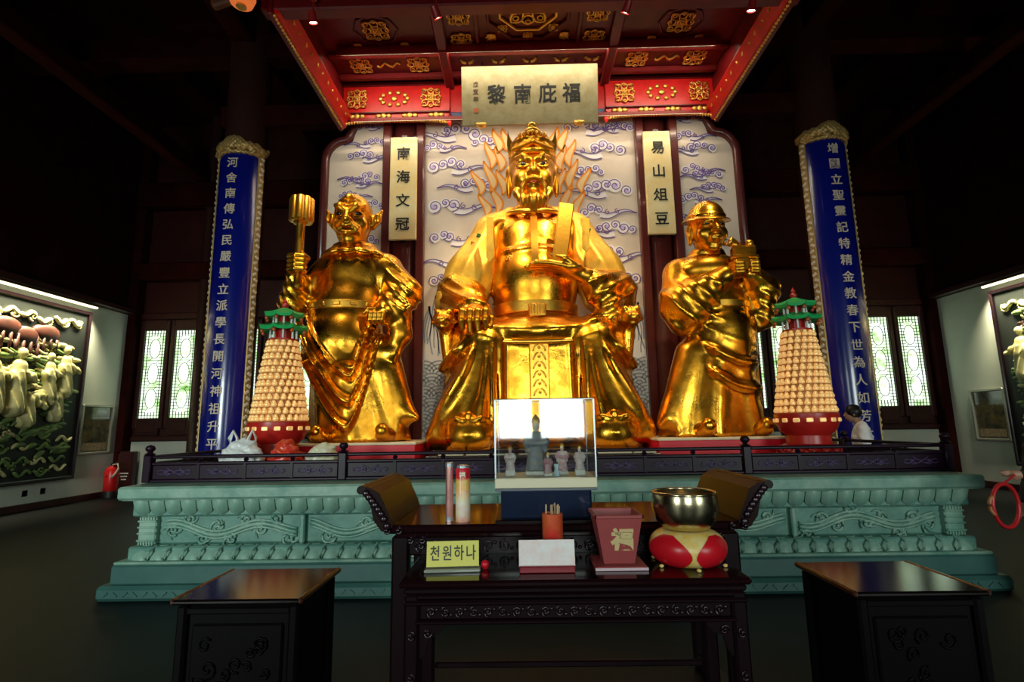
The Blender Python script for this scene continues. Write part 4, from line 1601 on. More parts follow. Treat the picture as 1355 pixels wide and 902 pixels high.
def guard_mace():
    R = root('mace_bearer_statue', (-2.5, 7.15, 1.31), 'gilded demon-faced guardian statue gripping an upright mace', 'statue')
    f = Field((-3.75, 6.55, 1.31), (-1.5, 7.8, 4.15), .022)
    f.ell((-2.58, 7.25, 3.64), (.53, .40, .46), .08)
    f.ell((-2.68, 7.17, 3.15), (.48, .40, .40), .1)
    f.ell((-2.68, 7.06, 2.64), (.50, .46, .50), .1)
    f.cone(2.4, 3.75, lambda t: -2.67 + .08 * t, lambda t: 7.14 + .08 * t, lambda t: .50 * (1 - .35 * t ** 5), lambda t: (.435 - .05 * t) * (1 - .5 * t ** 5), .1)
    f.cap((-2.98, 7.27, 3.72), (-2.14, 7.27, 3.76), .21, .21, .1)

    def sk(a, t, k0):
        return .035 * ridge(a * 9 + 1.5 * t, 2) * (1 - t) ** .7
    f.cone(1.31, 2.9, lambda t: -2.40 - .28 * t, lambda t: 7.2 + 0 * t, lambda t: .66 - .20 * t, lambda t: .44 - .06 * t, .06, sk)
    f.cap((-2.15, 7.15, 2.5), (-1.78, 7.05, 1.66), .26, .14, .1)
    f.cap((-1.78, 7.05, 1.7), (-1.62, 7.0, 1.62), .12, .05, .08)
    f.cap((-2.1, 7.1, 2.2), (-1.9, 7.0, 1.45), .24, .12, .08)
    # arms
    f.chain([(-3.0, 7.25, 3.68), (-3.38, 7.15, 3.25)], [.22, .20], .08)
    f.chain([(-3.38, 7.12, 3.25), (-3.26, 6.88, 3.58)], [.20, .12], .06)
    f.chain([(-3.42, 7.15, 3.3), (-3.5, 7.2, 3.05), (-3.3, 7.2, 2.85)], [.14, .10, .08], .08)
    f.chain([(-2.12, 7.25, 3.72), (-1.86, 7.18, 3.36)], [.23, .25], .08)
    f.chain([(-1.86, 7.15, 3.36), (-2.06, 6.9, 3.02)], [.24, .15], .06)
    f.chain([(-1.90, 7.05, 3.1), (-1.86, 7.05, 2.75), (-1.95, 7.0, 2.48), (-2.08, 6.98, 2.5)], [.19, .15, .09, .06], .08)
    f.chain([(-2.0, 6.95, 2.98), (-1.72, 6.9, 3.1)], [.10, .03], .06)
    # swags of cloth over the belly
    def swag(X, Y, Z):
        dx = X + 2.52
        dx = X + 2.44
        g = np.where(dx < 0, 1.55 * np.abs(dx) ** 1.5, 6.5 * np.abs(dx) ** 1.5)
        u = Z - g
        m = sstep(7.2, 7.0, Y) * sstep(2.50, 2.30, u) * sstep(1.36, 1.46, u) * sstep(-.80, -.66, dx) * sstep(.36, .28, dx)
        return .085 * ridge((u - 1.50) * 19 * (1 + .12 * dx), 3.2) * m
    f.disp(swag, (-3.2, 6.5, 1.31), (-1.9, 7.3, 3.0))

    def slv(X, Y, Z):
        a = (X + 2.1) * .8 + (Z - 3.75)
        return .028 * ridge(a * 34 + 2 * X, 1.8) * sstep(-2.12, -1.98, X) * sstep(2.9, 3.1, Z) * sstep(3.95, 3.75, Z) + \
            .022 * ridge((Z + X) * 34, 1.8) * sstep(-3.05, -3.2, X) * sstep(3.75, 3.6, Z)
    f.disp(slv, (-3.75, 6.6, 2.4), (-1.5, 7.7, 3.98))
    f.build('robe', GOLD, R)
    b = band(MB(), (-2.645, 7.175), .505, .425, 3.08, 3.20, .02)
    bl = b.build('belt', GOLD_B, R, smooth='auto')
    for k in range(7):
        a = -1.57 + (k - 3) * .42
        MB().box((-2.645 + .525 * math.cos(a), 7.175 + .445 * math.sin(a), 3.14), (.10, .03, .055), rot=(0, 0, a + 1.57), b=.01).build('belt_plaque', GOLD_B, bl)
    # scalloped collar
    f = Field((-3.15, 6.7, 3.78), (-2.0, 7.75, 4.2), .016)
    for k in range(9):
        a = -1.57 + (k - 4) * .62
        f.ell((-2.57 + .30 * math.cos(a), 7.2 + .25 * math.sin(a), 3.97), (.20, .17, .07), .02, rot=(.0, .5, a))
    f.ell((-2.57, 7.2, 4.05), (.32, .28, .09), .05)
    f.build('collar', GOLD, R)
    head_bits(R, xf_head((-2.58, 7.10, 4.41), .80, .92, rot=(.0, 0, .08)), 'demon')
    feet(R, [(-2.82, 6.85, 0), (-1.98, 6.86, 0)])
    # mace
    g = root('tmp', (0, 0, 0))
    m = MB()
    m.lathe([(.058, 3.34), (.075, 3.36), (.075, 3.40), (.056, 3.43), (.056, 4.26), (.10, 4.29), (.10, 4.31)], 20, (-3.19, 6.76, 0))
    sh = m.build('mace_shaft', GOLD_B, R, smooth='auto')
    m = MB()
    for k in range(8):
        a = k * math.pi / 4 + .2
        m.tube([(-3.185 + .105 * math.cos(a), 6.76 + .105 * math.sin(a), z) for z in (4.29, 4.31, 4.62, 4.64)], [.04, .06, .062, .045], 10)
    m.lathe([(.12, 4.295), (.148, 4.31), (.148, 4.62), (.10, 4.65)], 16, (-3.185, 6.76, 0))
    m.build('mace_head', GOLD_B, sh, smooth='auto')
    bpy.data.objects.remove(g)
    # gripping hand
    f = Field((-3.5, 6.55, 3.42), (-2.95, 7.05, 3.95), .0125)
    f.ell((-3.25, 6.86, 3.70), (.10, .10, .14), .03)
    f.cap((-3.28, 6.98, 3.55), (-3.26, 6.88, 3.66), .10, .10, .04)
    for i in range(4):
        z = 3.60 + i * .062
        f.chain([(-3.31, 6.80, z), (-3.28, 6.67, z), (-3.19, 6.645, z), (-3.10, 6.69, z), (-3.10, 6.77, z - .005)], [.036, .035, .034, .032, .026], .008)
    f.chain([(-3.17, 6.88, 3.74), (-3.09, 6.80, 3.79), (-3.13, 6.70, 3.84)], [.042, .036, .026], .015)
    f.build('hand', GOLD_H, R)
    f = Field((-2.35, 6.6, 2.75), (-1.85, 7.05, 3.2), .0125)
    f.ell((-2.08, 6.86, 2.99), (.10, .08, .10), .03)
    for i in range(4):
        x = -2.20 + i * .058
        f.chain([(x + .02, 6.82, 3.03), (x, 6.755, 2.99), (x - .005, 6.75, 2.91), (x + .005, 6.78, 2.86)], [.036, .034, .03, .024], .008)
    f.chain([(-2.14, 6.82, 3.06), (-2.24, 6.77, 3.05), (-2.28, 6.76, 3.0)], [.038, .032, .024], .012)
    f.build('hand', GOLD_H, R)
    return R


def guard_hat():
    R = root('hat_wearing_statue', (2.4, 7.15, 1.31), 'gilded attendant statue in a round brimmed hat holding a bundle', 'statue')
    f = Field((1.4, 6.55, 1.31), (3.5, 7.8, 4.0), .022)
    f.ell((2.48, 7.27, 3.46), (.47, .35, .46), .08)
    f.ell((2.58, 7.22, 3.05), (.40, .34, .36), .1)
    f.ell((2.60, 7.15, 2.70), (.40, .36, .42), .1)
    f.cone(2.4, 3.6, lambda t: 2.61 - .10 * t, lambda t: 7.18 + .07 * t, lambda t: (.41 + .04 * t) * (1 - .35 * t ** 5), lambda t: (.37 - .03 * t) * (1 - .5 * t ** 5), .1)
    f.cap((2.10, 7.28, 3.58), (2.92, 7.28, 3.58), .21, .21, .1)
    f.ell((2.48, 7.22, 3.86), (.25, .22, .12), .05)

    def sk(a, t, k0):
        return .065 * ridge(a * 8 + 2.2 * t + .6, 2) * (1 - t) ** .7
    f.cone(1.31, 2.9, lambda t: 2.34 + .26 * t, lambda t: 7.2 + 0 * t, lambda t: .62 - .22 * t, lambda t: .44 - .08 * t, .06, sk)
    f.cap((2.15, 7.15, 2.4), (1.78, 7.05, 1.55), .24, .16, .1)
    f.cap((1.84, 7.1, 1.7), (1.63, 7.05, 1.46), .15, .05, .08)
    f.cap((2.4, 7.0, 2.2), (2.25, 6.85, 1.45), .2, .1, .1)
    f.cap((2.7, 7.0, 2.2), (2.85, 6.9, 1.42), .16, .1, .1)
    # arms meeting at the bundle
    f.chain([(2.08, 7.27, 3.58), (1.98, 7.08, 3.08)], [.22, .24], .08)
    f.chain([(1.99, 7.05, 3.1), (2.58, 6.88, 3.45)], [.25, .14], .06)
    f.chain([(2.42, 6.95, 3.3), (2.1, 7.0, 2.95), (1.98, 7.05, 2.78)], [.16, .2, .12], .1)
    f.chain([(2.94, 7.27, 3.58), (3.16, 7.08, 3.28)], [.2, .2], .08)
    f.chain([(3.16, 7.05, 3.28), (2.92, 6.86, 3.46)], [.2, .12], .06)
    f.chain([(3.12, 7.0, 3.2), (3.12, 7.05, 2.85)], [.15, .12], .1)

    def swag(X, Y, Z):
        dx = X - 2.62
        u = Z - .75 * dx * dx + .30 * dx
        m = sstep(7.15, 6.98, Y) * sstep(2.62, 2.45, u) * sstep(1.62, 1.9, u) * sstep(.42, .3, np.abs(dx))
        return .07 * ridge((u - 1.95) * 19, 2.8) * m
    f.disp(swag, (1.9, 6.5, 1.31), (3.1, 7.3, 3.0))

    def slv(X, Y, Z):
        r = np.sqrt((X - 2.75) ** 2 + (Z - 3.75) ** 2)
        return .032 * ridge(r * 34 + 2 * Z, 1.8) * sstep(2.55, 2.4, X) * sstep(2.65, 2.85, Z) * sstep(3.5, 3.35, Z) + \
            .02 * ridge((Z + .6 * X) * 40, 1.6) * sstep(2.95, 3.05, X) * sstep(3.6, 3.45, Z)
    f.disp(slv, (1.4, 6.6, 2.6), (3.5, 7.6, 3.7))
    f.disp(lambda X, Y, Z: .022 * ridge(np.arctan2(X - 2.48, 7.3 - Y) * 14, 2) * np.exp(-((Z - 3.33 + .03 * np.cos(X * 30)) / .06) ** 2) * sstep(7.1, 6.95, Y),
           (2.1, 6.6, 3.1), (2.9, 7.2, 3.6))
    f.build('robe', GOLD, R)
    # short capelet around the shoulders
    f = Field((1.85, 6.7, 3.3), (3.15, 7.8, 3.95), .02)
    f.ell((2.48, 7.25, 3.58), (.50, .40, .28), .05)
    f.box((2.48, 7.2, 3.2), (1, 1, .17), .02, .03, sub=True)
    f.ell((2.48, 7.2, 3.98), (.2, .2, .12), .04, sub=True)
    f.build('capelet', GOLD, R)
    b = band(MB(), (2.565, 7.21), .43, .365, 3.02, 3.12, .02)
    b.build('belt', GOLD_B, R, smooth='auto')
    M = xf_head((2.48, 7.14, 4.17), .70, .92, rot=(-.03, 0, .06))
    head_bits(R, M, 'calm')
    # hat
    f = Field((-.75, -.75, .1), (.75, .75, .85), .018)
    f.ell((0, .06, .20), (.40, .45, .42), .03)
    f.box((0, 0, -.02), (1, 1, .22), .01, .02, sub=True)
    f.cone(.19, .235, lambda t: 0 * t, lambda t: .04 + 0 * t, lambda t: .52 - .06 * t, lambda t: .56 - .06 * t, .05)
    f.disp(lambda X, Y, Z: .022 * np.exp(-((Z - .30) / .03) ** 2) + 0 * X * Y, (-.6, -.6, .2), (.6, .7, .5))
    f.build('hat', GOLD, R, xf=M @ np.array([[1, 0, 0, 0], [0, .97, -.26, .02], [0, .26, .97, .02], [0, 0, 0, 1.0]]))
    feet(R, [(2.12, 6.82, 0), (2.86, 6.86, 0)])
    # bundle
    m = MB()
    m.box((2.82, 6.80, 3.66), (.32, .16, .34), rot=(-.1, .06, -.12), b=.03)
    m.box((2.82, 6.78, 3.66), (.34, .14, .05), rot=(-.1, .06, -.12), b=.012)
    bd = m.build('bundle', GOLD, R)
    m = MB()
    m.ball((2.92, 6.82, 3.87), (.06, .05, .06), 10, 6)
    m.ball((2.73, 6.82, 3.86), (.07, .05, .05), 10, 6)
    m.tube([(2.75, 6.80, 3.86), (2.66, 6.78, 3.93), (2.62, 6.78, 3.84)], .035, 8)
    m.build('bundle_knot', GOLD_B, bd, smooth=True)
    for s, cx in ((-1, 2.68), (1, 2.94)):
        f = Field((cx - .25, 6.55, 3.25), (cx + .25, 7.05, 3.7), .0125)
        f.ell((cx, 6.83, 3.47), (.09, .09, .07), .03)
        f.cap((cx + s * .06, 6.9, 3.45), (cx, 6.84, 3.47), .08, .08, .04)
        for i in range(4):
            z = 3.44 + i * .045
            f.chain([(cx + s * .05, 6.80, z), (cx + s * .01, 6.70, z + .01), (cx - s * .08, 6.69, z + .01)], [.032, .03, .024], .008)
        f.chain([(cx, 6.80, 3.52), (cx - s * .03, 6.74, 3.6)], [.034, .024], .012)
        f.build('hand', GOLD_H, R)
    return R


seated_statue()
guard_mace()
guard_hat()
# ------------------------------------------------------------------ blue couplet boards on the big columns
GOLDCH = mat('gilt_lettering', (.95, .80, .60), .4, .15)
BORD = mat('carved_gilt_border', (.62, .40, .14), .4, .5, bump=.3, bscale=50)


def couplet_board(cx, cy, txt, lab):
    R = root('couplet_board', (cx, cy - .44, 1.02), lab, 'couplet board')
    r0, r1 = .375, .415
    z0, z1 = 1.02, 6.42
    half = math.radians(62)
    m = MB()
    N = 20
    V = []
    for z in (z0, z1):
        for r in (r0, r1):
            for k in range(N + 1):
                a = -half + 2 * half * k / N
                V.append((cx + r * math.sin(a), cy - r * math.cos(a), z))
    n = N + 1
    Fs = []
    for k in range(N):
        Fs += [(n + k, n + k + 1, 3 * n + k + 1, 3 * n + k), (k + 1, k, 2 * n + k, 2 * n + k + 1),
               (2 * n + k, 3 * n + k, 3 * n + k + 1, 2 * n + k + 1), (k, k + 1, n + k + 1, n + k)]
    Fs += [(0, n, 3 * n, 2 * n), (n - 1, 3 * n - 1, 4 * n - 1, 2 * n - 1)]
    m.add(V, Fs)
    m.build('board', BLUE, R, smooth='auto')
    for s in (-1, 1):
        a = s * (half + .10)
        m = MB()
        m.box((cx + .405 * math.sin(a), cy - .405 * math.cos(a), (z0 + z1) / 2), (.13, .05, z1 - z0), rot=(0, 0, a), b=.012)
        bo = m.build('border', BORD, R)
        m = MB()
        for k in range(52):
            z = z0 + .06 + k * (z1 - z0 - .1) / 51
            q = 1 if k % 2 else -1
            m.box((cx + .435 * math.sin(a + .03 * q), cy - .435 * math.cos(a + .03 * q), z), (.085, .025, .055), rot=(0, q * .5, a), b=.012)
        m.build('border_fretwork', GOLDCH, bo)['kind'] = 'stuff'
    for i, ch in enumerate(txt):
        m = MB()
        glyphs(m, ch, (cx, cy - r1 - .004, z1 - .22 - i * (z1 - z0 - .35) / (len(txt) - .6)), .20, .0015, depth=.006)
        m.build('character', GOLDCH, R)
    f = Field((cx - .6, cy - .6, z1 - .08), (cx + .6, cy + .1, z1 + .36), .016)
    for k in range(9):
        a = (k - 4) / 4 * (half + .15)
        f.ell((cx + .42 * math.sin(a), cy - .42 * math.cos(a), z1 + .05 + .09 * math.cos(a * .9)), (.10, .07, .09 + .02 * (k % 2)), .03, rot=(0, 0, a))
        f.ell((cx + .45 * math.sin(a + .15), cy - .45 * math.cos(a + .15), z1 + .03 + .05 * (k % 3)), (.05, .04, .05), .015)
    f.ell((cx, cy - .42, z1 + .20), (.16, .06, .10), .03)
    f.chain([(cx + .43 * math.sin(a), cy - .43 * math.cos(a), z1 - .01) for a in np.linspace(-half - .15, half + .15, 12)], .035, .01)
    f.disp(lambda X, Y, Z: .010 * np.sin(X * 75) * np.sin(Z * 75 + 1), (cx - 1, cy - 1, z1 - .1), (cx + 1, cy, z1 + .4))
    f.build('carved_cap', BORD, R)

couplet_board(-5.27, 9.0, '河舍南傳弘民嚴豐立派學長開河神祖升平', 'curved blue board with gold characters on the column beside the mace bearer')
couplet_board(5.33, 9.0, '增國立聖靈記特精金教春下世為人如芳林', 'curved blue board with gold characters on the column beside the hat-wearing attendant')

# ------------------------------------------------------------------ lamp pagodas
PGRED = mat('pagoda_red', (.50, .016, .012), .35, var=.2)
PGGRN = mat('pagoda_green', (.012, .40, .10), .35)
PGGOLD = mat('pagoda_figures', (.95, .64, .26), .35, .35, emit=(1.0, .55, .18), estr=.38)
PGWHT = mat('pagoda_white', (.8, .8, .76), .4)
PGBUF = mat('pagoda_shelf', (.55, .26, .08), .45, .3)


def roof(m, cx, cy, z, r, h):
    n = 48
    rings = [(1.0, -.30), (1.05, .02), (.96, .10), (.68, .36), (.4, .66), (.18, .9), (.05, 1.0)]
    V = []
    Fs = []
    for j, (q, t) in enumerate(rings):
        for k in range(n):
            a = 2 * math.pi * k / n
            e = abs(((a / (2 * math.pi) * 8) % 1) - .5) * 2
            lift = .22 * h * e ** 4 * (q ** 3)
            rr_ = r * q * (1 + .10 * e ** 4)
            V.append((cx + rr_ * math.cos(a), cy + rr_ * math.sin(a), z + h * t + lift))
    for j in range(len(rings) - 1):
        for k in range(n):
            k2 = (k + 1) % n
            Fs.append((j * n + k, j * n + k2, (j + 1) * n + k2, (j + 1) * n + k))
    V.append((cx, cy, z + h * .05))
    for k in range(n):
        Fs.append((len(V) - 1, (k + 1) % n, k))
    m.add(V, Fs)


def pagoda(cx, cy, zb, lab):
    R = root('lamp_pagoda', (cx, cy, zb), lab, 'pagoda', 'lamp pagodas flanking the statues')
    m = MB()
    m.lathe([(.40, zb), (.42, zb + .03), (.40, zb + .08), (.34, zb + .13), (.36, zb + .15), (.27, zb + .18), (.26, zb + .28), (.33, zb + .34), (.37, zb + .42), (.385, zb + .50), (.385, zb + .55), (.36, zb + .56)], 24, (cx, cy, 0))
    bs = m.build('base', PGRED, R, smooth='auto')
    for k in range(16):
        a = 2 * math.pi * k / 16
        MB().ball((cx + .37 * math.cos(a), cy + .37 * math.sin(a), zb + .10), (.06, .06, .05), 7, 4).build('lotus_petal', PGRED, bs, smooth=True)
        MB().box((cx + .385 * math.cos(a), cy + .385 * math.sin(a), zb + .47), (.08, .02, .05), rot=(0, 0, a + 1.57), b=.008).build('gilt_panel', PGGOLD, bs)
    z0 = zb + .56
    rows = 12
    zh = 1.06
    m = MB()
    m.lathe([(.335, z0), (.175, z0 + zh)], 24, (cx, cy, 0))
    tw = m.build('tower_core', PGBUF, R, smooth='auto')
    f, sh = MB(), MB()
    for j in range(rows):
        z = z0 + j * zh / rows
        rr_ = .355 - .17 * j / rows
        sh.lathe([(rr_ + .012, z - .004), (rr_ + .016, z + .006), (rr_ - .03, z + .010)], 24, (cx, cy, 0))
        n = int(2 * math.pi * rr_ / .088)
        for k in range(n):
            a = 2 * math.pi * (k + .5 * (j % 2)) / n
            x, y = cx + (rr_ - .012) * math.cos(a), cy + (rr_ - .012) * math.sin(a)
            f.ball((x, y, z + .032), (.040, .036, .034), 8, 5)
            f.ball((x, y, z + .064), (.026, .025, .024), 7, 4)
    sh.build('shelf_rings', PGBUF, tw)
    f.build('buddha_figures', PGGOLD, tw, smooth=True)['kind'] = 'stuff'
    zt = z0 + zh
    for zz, rr_, hh, rr_r in ((zt, .165, .16, .285), (zt + .20, .135, .14, .235)):
        MB().lathe([(rr_ + .03, zz), (rr_ + .03, zz + .02), (rr_ - .06, zz + .021), (rr_ - .06, zz + hh)], 8, (cx, cy, 0)).build('storey', PGRED, R)
        for k in range(8):
            a = 2 * math.pi * (k + .5) / 8
            MB().tube([(cx + rr_ * math.cos(a), cy + rr_ * math.sin(a), zz + .015), (cx + rr_ * math.cos(a), cy + rr_ * math.sin(a), zz + hh + .015)], .013, 6).build('post', PGWHT, R)
        for k in range(8):
            a = 2 * math.pi * k / 8
            m = MB()
            m.ball((cx + rr_r * math.cos(a), cy + rr_r * math.sin(a), zz + hh - .05), (.024, .024, .028), 8, 5)
            m.tube([(cx + rr_r * math.cos(a), cy + rr_r * math.sin(a), zz + hh - .03), (cx + rr_r * math.cos(a), cy + rr_r * math.sin(a), zz + hh + .015)], .004, 4)
            m.build('hanging_bell', mat('bell_orange', (.55, .12, .03), .4, .3), R, smooth=True)
        m = MB()
        roof(m, cx, cy, zz + hh, rr_r, .12)
        m.build('roof', PGGRN, R, smooth='auto')
    zz = zt + .40
    m = MB()
    m.lathe([(.06, zz), (.065, zz + .02), (.03, zz + .05), (.045, zz + .075), (.045, zz + .095), (.022, zz + .12), (.03, zz + .14), (.012, zz + .175), (.002, zz + .20)], 12, (cx, cy, 0))
    m.build('finial', PGRED, R, smooth='auto')
    R.scale = (.871, .871, .895)

pagoda(-3.04, 6.1, 1.081, 'red and green lamp pagoda of tiny gilt figures beside the mace bearer')
pagoda(3.05, 6.1, 1.081, 'red and green lamp pagoda of tiny gilt figures beside the hat-wearing attendant')

# ------------------------------------------------------------------ plastic bags on the platform
def bag(c, s, mt, lab, seed, handles):
    R = root('plastic_bag', (c[0], c[1], .986), lab, 'bag')
    f = Field((c[0] - s[0] * 1.35, c[1] - s[1] * 1.35, .986), (c[0] + s[0] * 1.35, c[1] + s[1] * 1.35, 1.05 + s[2] * 1.3), .011)
    f.ell((c[0], c[1], .986 + s[2] * .38), (s[0], s[1], s[2] * .60), .03)
    q = random.Random(seed)
    for k in range(5):
        f.ell((c[0] + q.uniform(-.6, .6) * s[0], c[1] + q.uniform(-.5, .3) * s[1], .986 + s[2] * q.uniform(.2, .55)), (s[0] * .45, s[1] * .5, s[2] * .35), .03)
    p1, p2, p3 = q.uniform(0, 6), q.uniform(0, 6), q.uniform(0, 6)
    f.disp(lambda X, Y, Z: .012 * (ridge(X * 60 + 25 * Z + p1 + 2 * np.sin(Z * 30), 2) + ridge(X * 38 - 50 * Z + p2, 2) + ridge(Z * 70 + 20 * X + p3 + 30 * Y, 2)),
           (c[0] - 1, c[1] - 1, .9), (c[0] + 1, c[1] + 1, 2))
    f.build('bag_body', mt, R)
    if handles:
        for sx in (-1, 1):
            m = MB()
            m.tube([(c[0] + sx * s[0] * .55, c[1], .98 + s[2] * .75), (c[0] + sx * s[0] * .62, c[1], .98 + s[2] * 1.05), (c[0] + sx * s[0] * .45, c[1] - .01, .98 + s[2] * 1.24),
                    (c[0] + sx * s[0] * .28, c[1], .98 + s[2] * 1.05), (c[0] + sx * s[0] * .22, c[1], .98 + s[2] * .75)], [.035, .028, .018, .024, .03], 8, flat=.5)
            m.build('bag_handle', mt, R, smooth=True)

BAGW = mat('white_plastic_film', (.80, .82, .80), .3, var=.15, vscale=12)
BAGR = mat('orange_red_plastic_film', (.72, .07, .02), .3, var=.5, vscale=9, var_col=(.60, .02, .02))
BAGY = mat('pale_yellow_plastic_film', (.62, .62, .30), .3, var=.4, vscale=11, var_col=(.75, .7, .62))
bag((-3.16, 5.555, 0), (.225, .105, .41), BAGW, 'white plastic carrier bag with knotted handles behind the railing', 1, True)
bag((-2.70, 5.555, 0), (.15, .105, .40), BAGR, 'orange-red plastic bag between the white and yellow bags', 2, False)
bag((-2.30, 5.555, 0), (.18, .105, .35), BAGY, 'pale yellow plastic bag at the right of the three bags', 3, False)

# ------------------------------------------------------------------ altar tables
TBL = mat('altar_wood', (.007, .0015, .003), .34, spec=.22, bump=.03, bscale=9)
TBW = mat('altar_end_wood', (.012, .003, .003), .38, spec=.12)
TBT = mat('altar_wood_polished', (.012, .003, .004), .12, spec=.5)
TBR = mat('altar_wood_carving', (.016, .005, .010), .28, coat=.2)


def scrollwork(m, x0, x1, y, zc_, h, seed, rad=.006, axis='x'):
    n = max(1, int((x1 - x0) / (h * 1.1)))
    for k in range(n):
        cx_ = x0 + (x1 - x0) * (k + .5) / n
        s = 1 if k % 2 else -1
        pts = spiral(cx_, zc_, h * .42, 1.5, 90 * s, s, 16)
        m.tube([(a, y, c) if axis == 'x' else (y, a, c) for a, c in pts], rad, 5)
        m.ball((cx_ + h * .45, y, zc_ - s * h * .2) if axis == 'x' else (y, cx_ + h * .45, zc_ - s * h * .2), rad * 1.8, 6, 4)


R = root('long_altar_table', (0, 3.1, 0), 'dark altar table with upturned ends behind the offering table', 'table')
m = MB()
m.box((0, 3.11, .98), (1.82, .78, .045), b=.012)
m.box((0, 3.11, .945), (1.72, .72, .03), b=.008)
m.build('tabletop', TBT, R)
for sx in (-1, 1):
    prof = [(.88, .960), (.93, .975), (.97, 1.03), (.985, 1.10), (1.01, 1.155), (1.045, 1.175), (1.035, 1.205), (.99, 1.20), (.94, 1.17), (.90, 1.08), (.87, 1.005)]
    MB().prism([(sx * a, c) for a, c in prof][::sx], 2.72, 3.50).build('upturned_end', TBW, R)
    m = MB()
    m.tube([(sx * 1.035, 2.715, 1.188), (sx * 1.035, 3.505, 1.188)], .024, 10)
    m.build('end_roll', TBL, R, smooth='auto')
    m = MB()
    for k in range(8):
        t = k / 7
        m.ball((sx * (.90 + .11 * t), 2.715, 1.0 + .17 * t ** .8), (.020, .010, .020), 6, 4)
    for k in range(4):
        m.tube([(a, 2.714, c) for a, c in spiral(sx * (.90 - .06 * k), .975 - .05 * (k > 1), .022, 1.2, 90, sx, 10)], .006, 5)
    m.build('end_carving', TBR, R, smooth=True)
    for y in (2.80, 3.42):
        MB().box((sx * .84, y, .47), (.09, .07, .94), b=.012).build('leg', TBL, R)
    MB().box((sx * .84, 3.11, .06), (.08, .62, .07), b=.012).build('foot_rail', TBL, R)
MB().box((0, 2.79, .885), (1.60, .03, .10), b=.008).build('apron', TBL, R)
m = MB()
scrollwork(m, -.78, .78, 2.772, .885, .075, 1)
m.build('apron_carving', TBR, R, smooth=True)
R.scale = (1.04, .95, .985)
R.location.y = 3.215

R = root('offering_table', (0, 2.66, 0), 'dark lacquered offering table with a carved apron in front', 'table')
m = MB()
m.box((0, 2.66, .815), (1.54, .50, .03), b=.010)
m.build('tabletop', TBT, R)
m = MB()
m.box((0, 2.66, .785), (1.50, .47, .028), b=.008)
m.box((0, 2.66, .757), (1.47, .45, .02), b=.006)
m.build('table_waist', TBL, R)
MB().box((0, 2.435, .735), (1.50, .03, .022), b=.008).build('bead_rail', TBL, R)
MB().box((0, 2.45, .695), (1.36, .02, .065), b=.006).build('apron', TBL, R)
MB().box((0, 2.44, .655), (1.40, .03, .018), b=.006).build('lower_rail', TBL, R)
m = MB()
scrollwork(m, -.66, .66, 2.438, .695, .055, 2, .005)
m.build('apron_carving', TBR, R, smooth=True)
for sx in (-1, 1):
    for y in (2.46, 2.86):
        MB().box((sx * .715, y, .40), (.065, .06, .74), b=.010).build('leg', TBL, R)
        m = MB()
        m.tube([(sx * .715, y - .005, .06), (sx * .73, y - .02, .03), (sx * .715, y - .03, .015)], [.035, .038, .02], 8)
        m.build('foot', TBL, R, smooth=True)
    m = MB()
    m.prism([(sx * .68, .645), (sx * .56, .645), (sx * .60, .60), (sx * .64, .585), (sx * .655, .53), (sx * .68, .50)][::-sx], 2.445, 2.465)
    br = m.build('corner_bracket', TBL, R)
    m = MB()
    m.tube([(a, 2.44, c) for a, c in spiral(sx * .645, .61, .022, 1.3, 0, sx, 12)], .005, 5)
    m.build('bracket_carving', TBR, br, smooth=True)
    for q in range(2):
        pts = spiral(sx * .716, .60 - .17 * q, .022, 1.3, 90, sx, 12)
        MB().tube([(a, 2.428, c) for a, c in pts], .005, 5).build('leg_carving', TBR, R, smooth=True)
MB().box((0, 2.88, .30), (1.36, .02, .03), b=.006).build('back_stretcher', TBL, R)

# square side chests in the foreground
CHS = mat('chest_wood', (.0022, .0012, .002), .5, spec=.08)
CHT = mat('chest_wood_polished', (.006, .003, .003), .14, spec=.6)
CHE = mat('chest_edge_wood', (.06, .014, .005), .3, coat=.3)
for sx, lab in ((-1, 'dark carved wooden chest left of the offering table'), (1, 'dark carved wooden chest right of the offering table')):
    cx, cy, wd, dp, zt = .025 + sx * 1.62, 2.90, .60, .52, .70
    R = root('wooden_chest', (cx, cy, 0), lab, 'chest', 'pair of carved wooden chests')
    MB().box((cx, cy, zt - .012), (wd + .03, dp + .03, .024), b=.008).build('top', CHT, R)
    for s in (-1, 1):
        MB().box((cx + s * (wd / 2 + .008), cy, zt - .010), (.022, dp + .032, .030), b=.008).build('edge_moulding', CHE, R)
    MB().box((cx, cy, zt / 2 - .01), (wd - .06, dp - .06, zt - .05), b=.01).build('body', CHS, R)
    for ax in (-1, 1):
        for ay in (-1, 1):
            MB().box((cx + ax * (wd / 2 - .03), cy + ay * (dp / 2 - .03), (zt - .03) / 2), (.05, .05, zt - .03), b=.012).build('corner_post', CHS, R)
    pn = MB().box((cx, cy - dp / 2 + .026, .35), (wd - .16, .02, .46), b=.008).build('front_panel', CHS, R)
    m = MB()
    q = random.Random(7 + sx)
    for k in range(16):
        x, z = cx + q.uniform(-.18, .18), .35 + q.uniform(-.18, .18)
        m.tube([(a, cy - dp / 2 + .014, c) for a, c in spiral(x, z, q.uniform(.025, .045), 1.3, q.uniform(0, 360), q.choice((-1, 1)), 12)], .006, 5)
    m.build('panel_carving', CHS, pn, smooth=True)['kind'] = 'stuff'
    MB().box((cx, cy - dp / 2 + .02, .64), (wd - .1, .015, .03), b=.005).build('frieze', CHS, R)
    MB().box((cx, cy - dp / 2 + .02, .06), (wd - .1, .015, .05), b=.005).build('skirting', CHS, R)

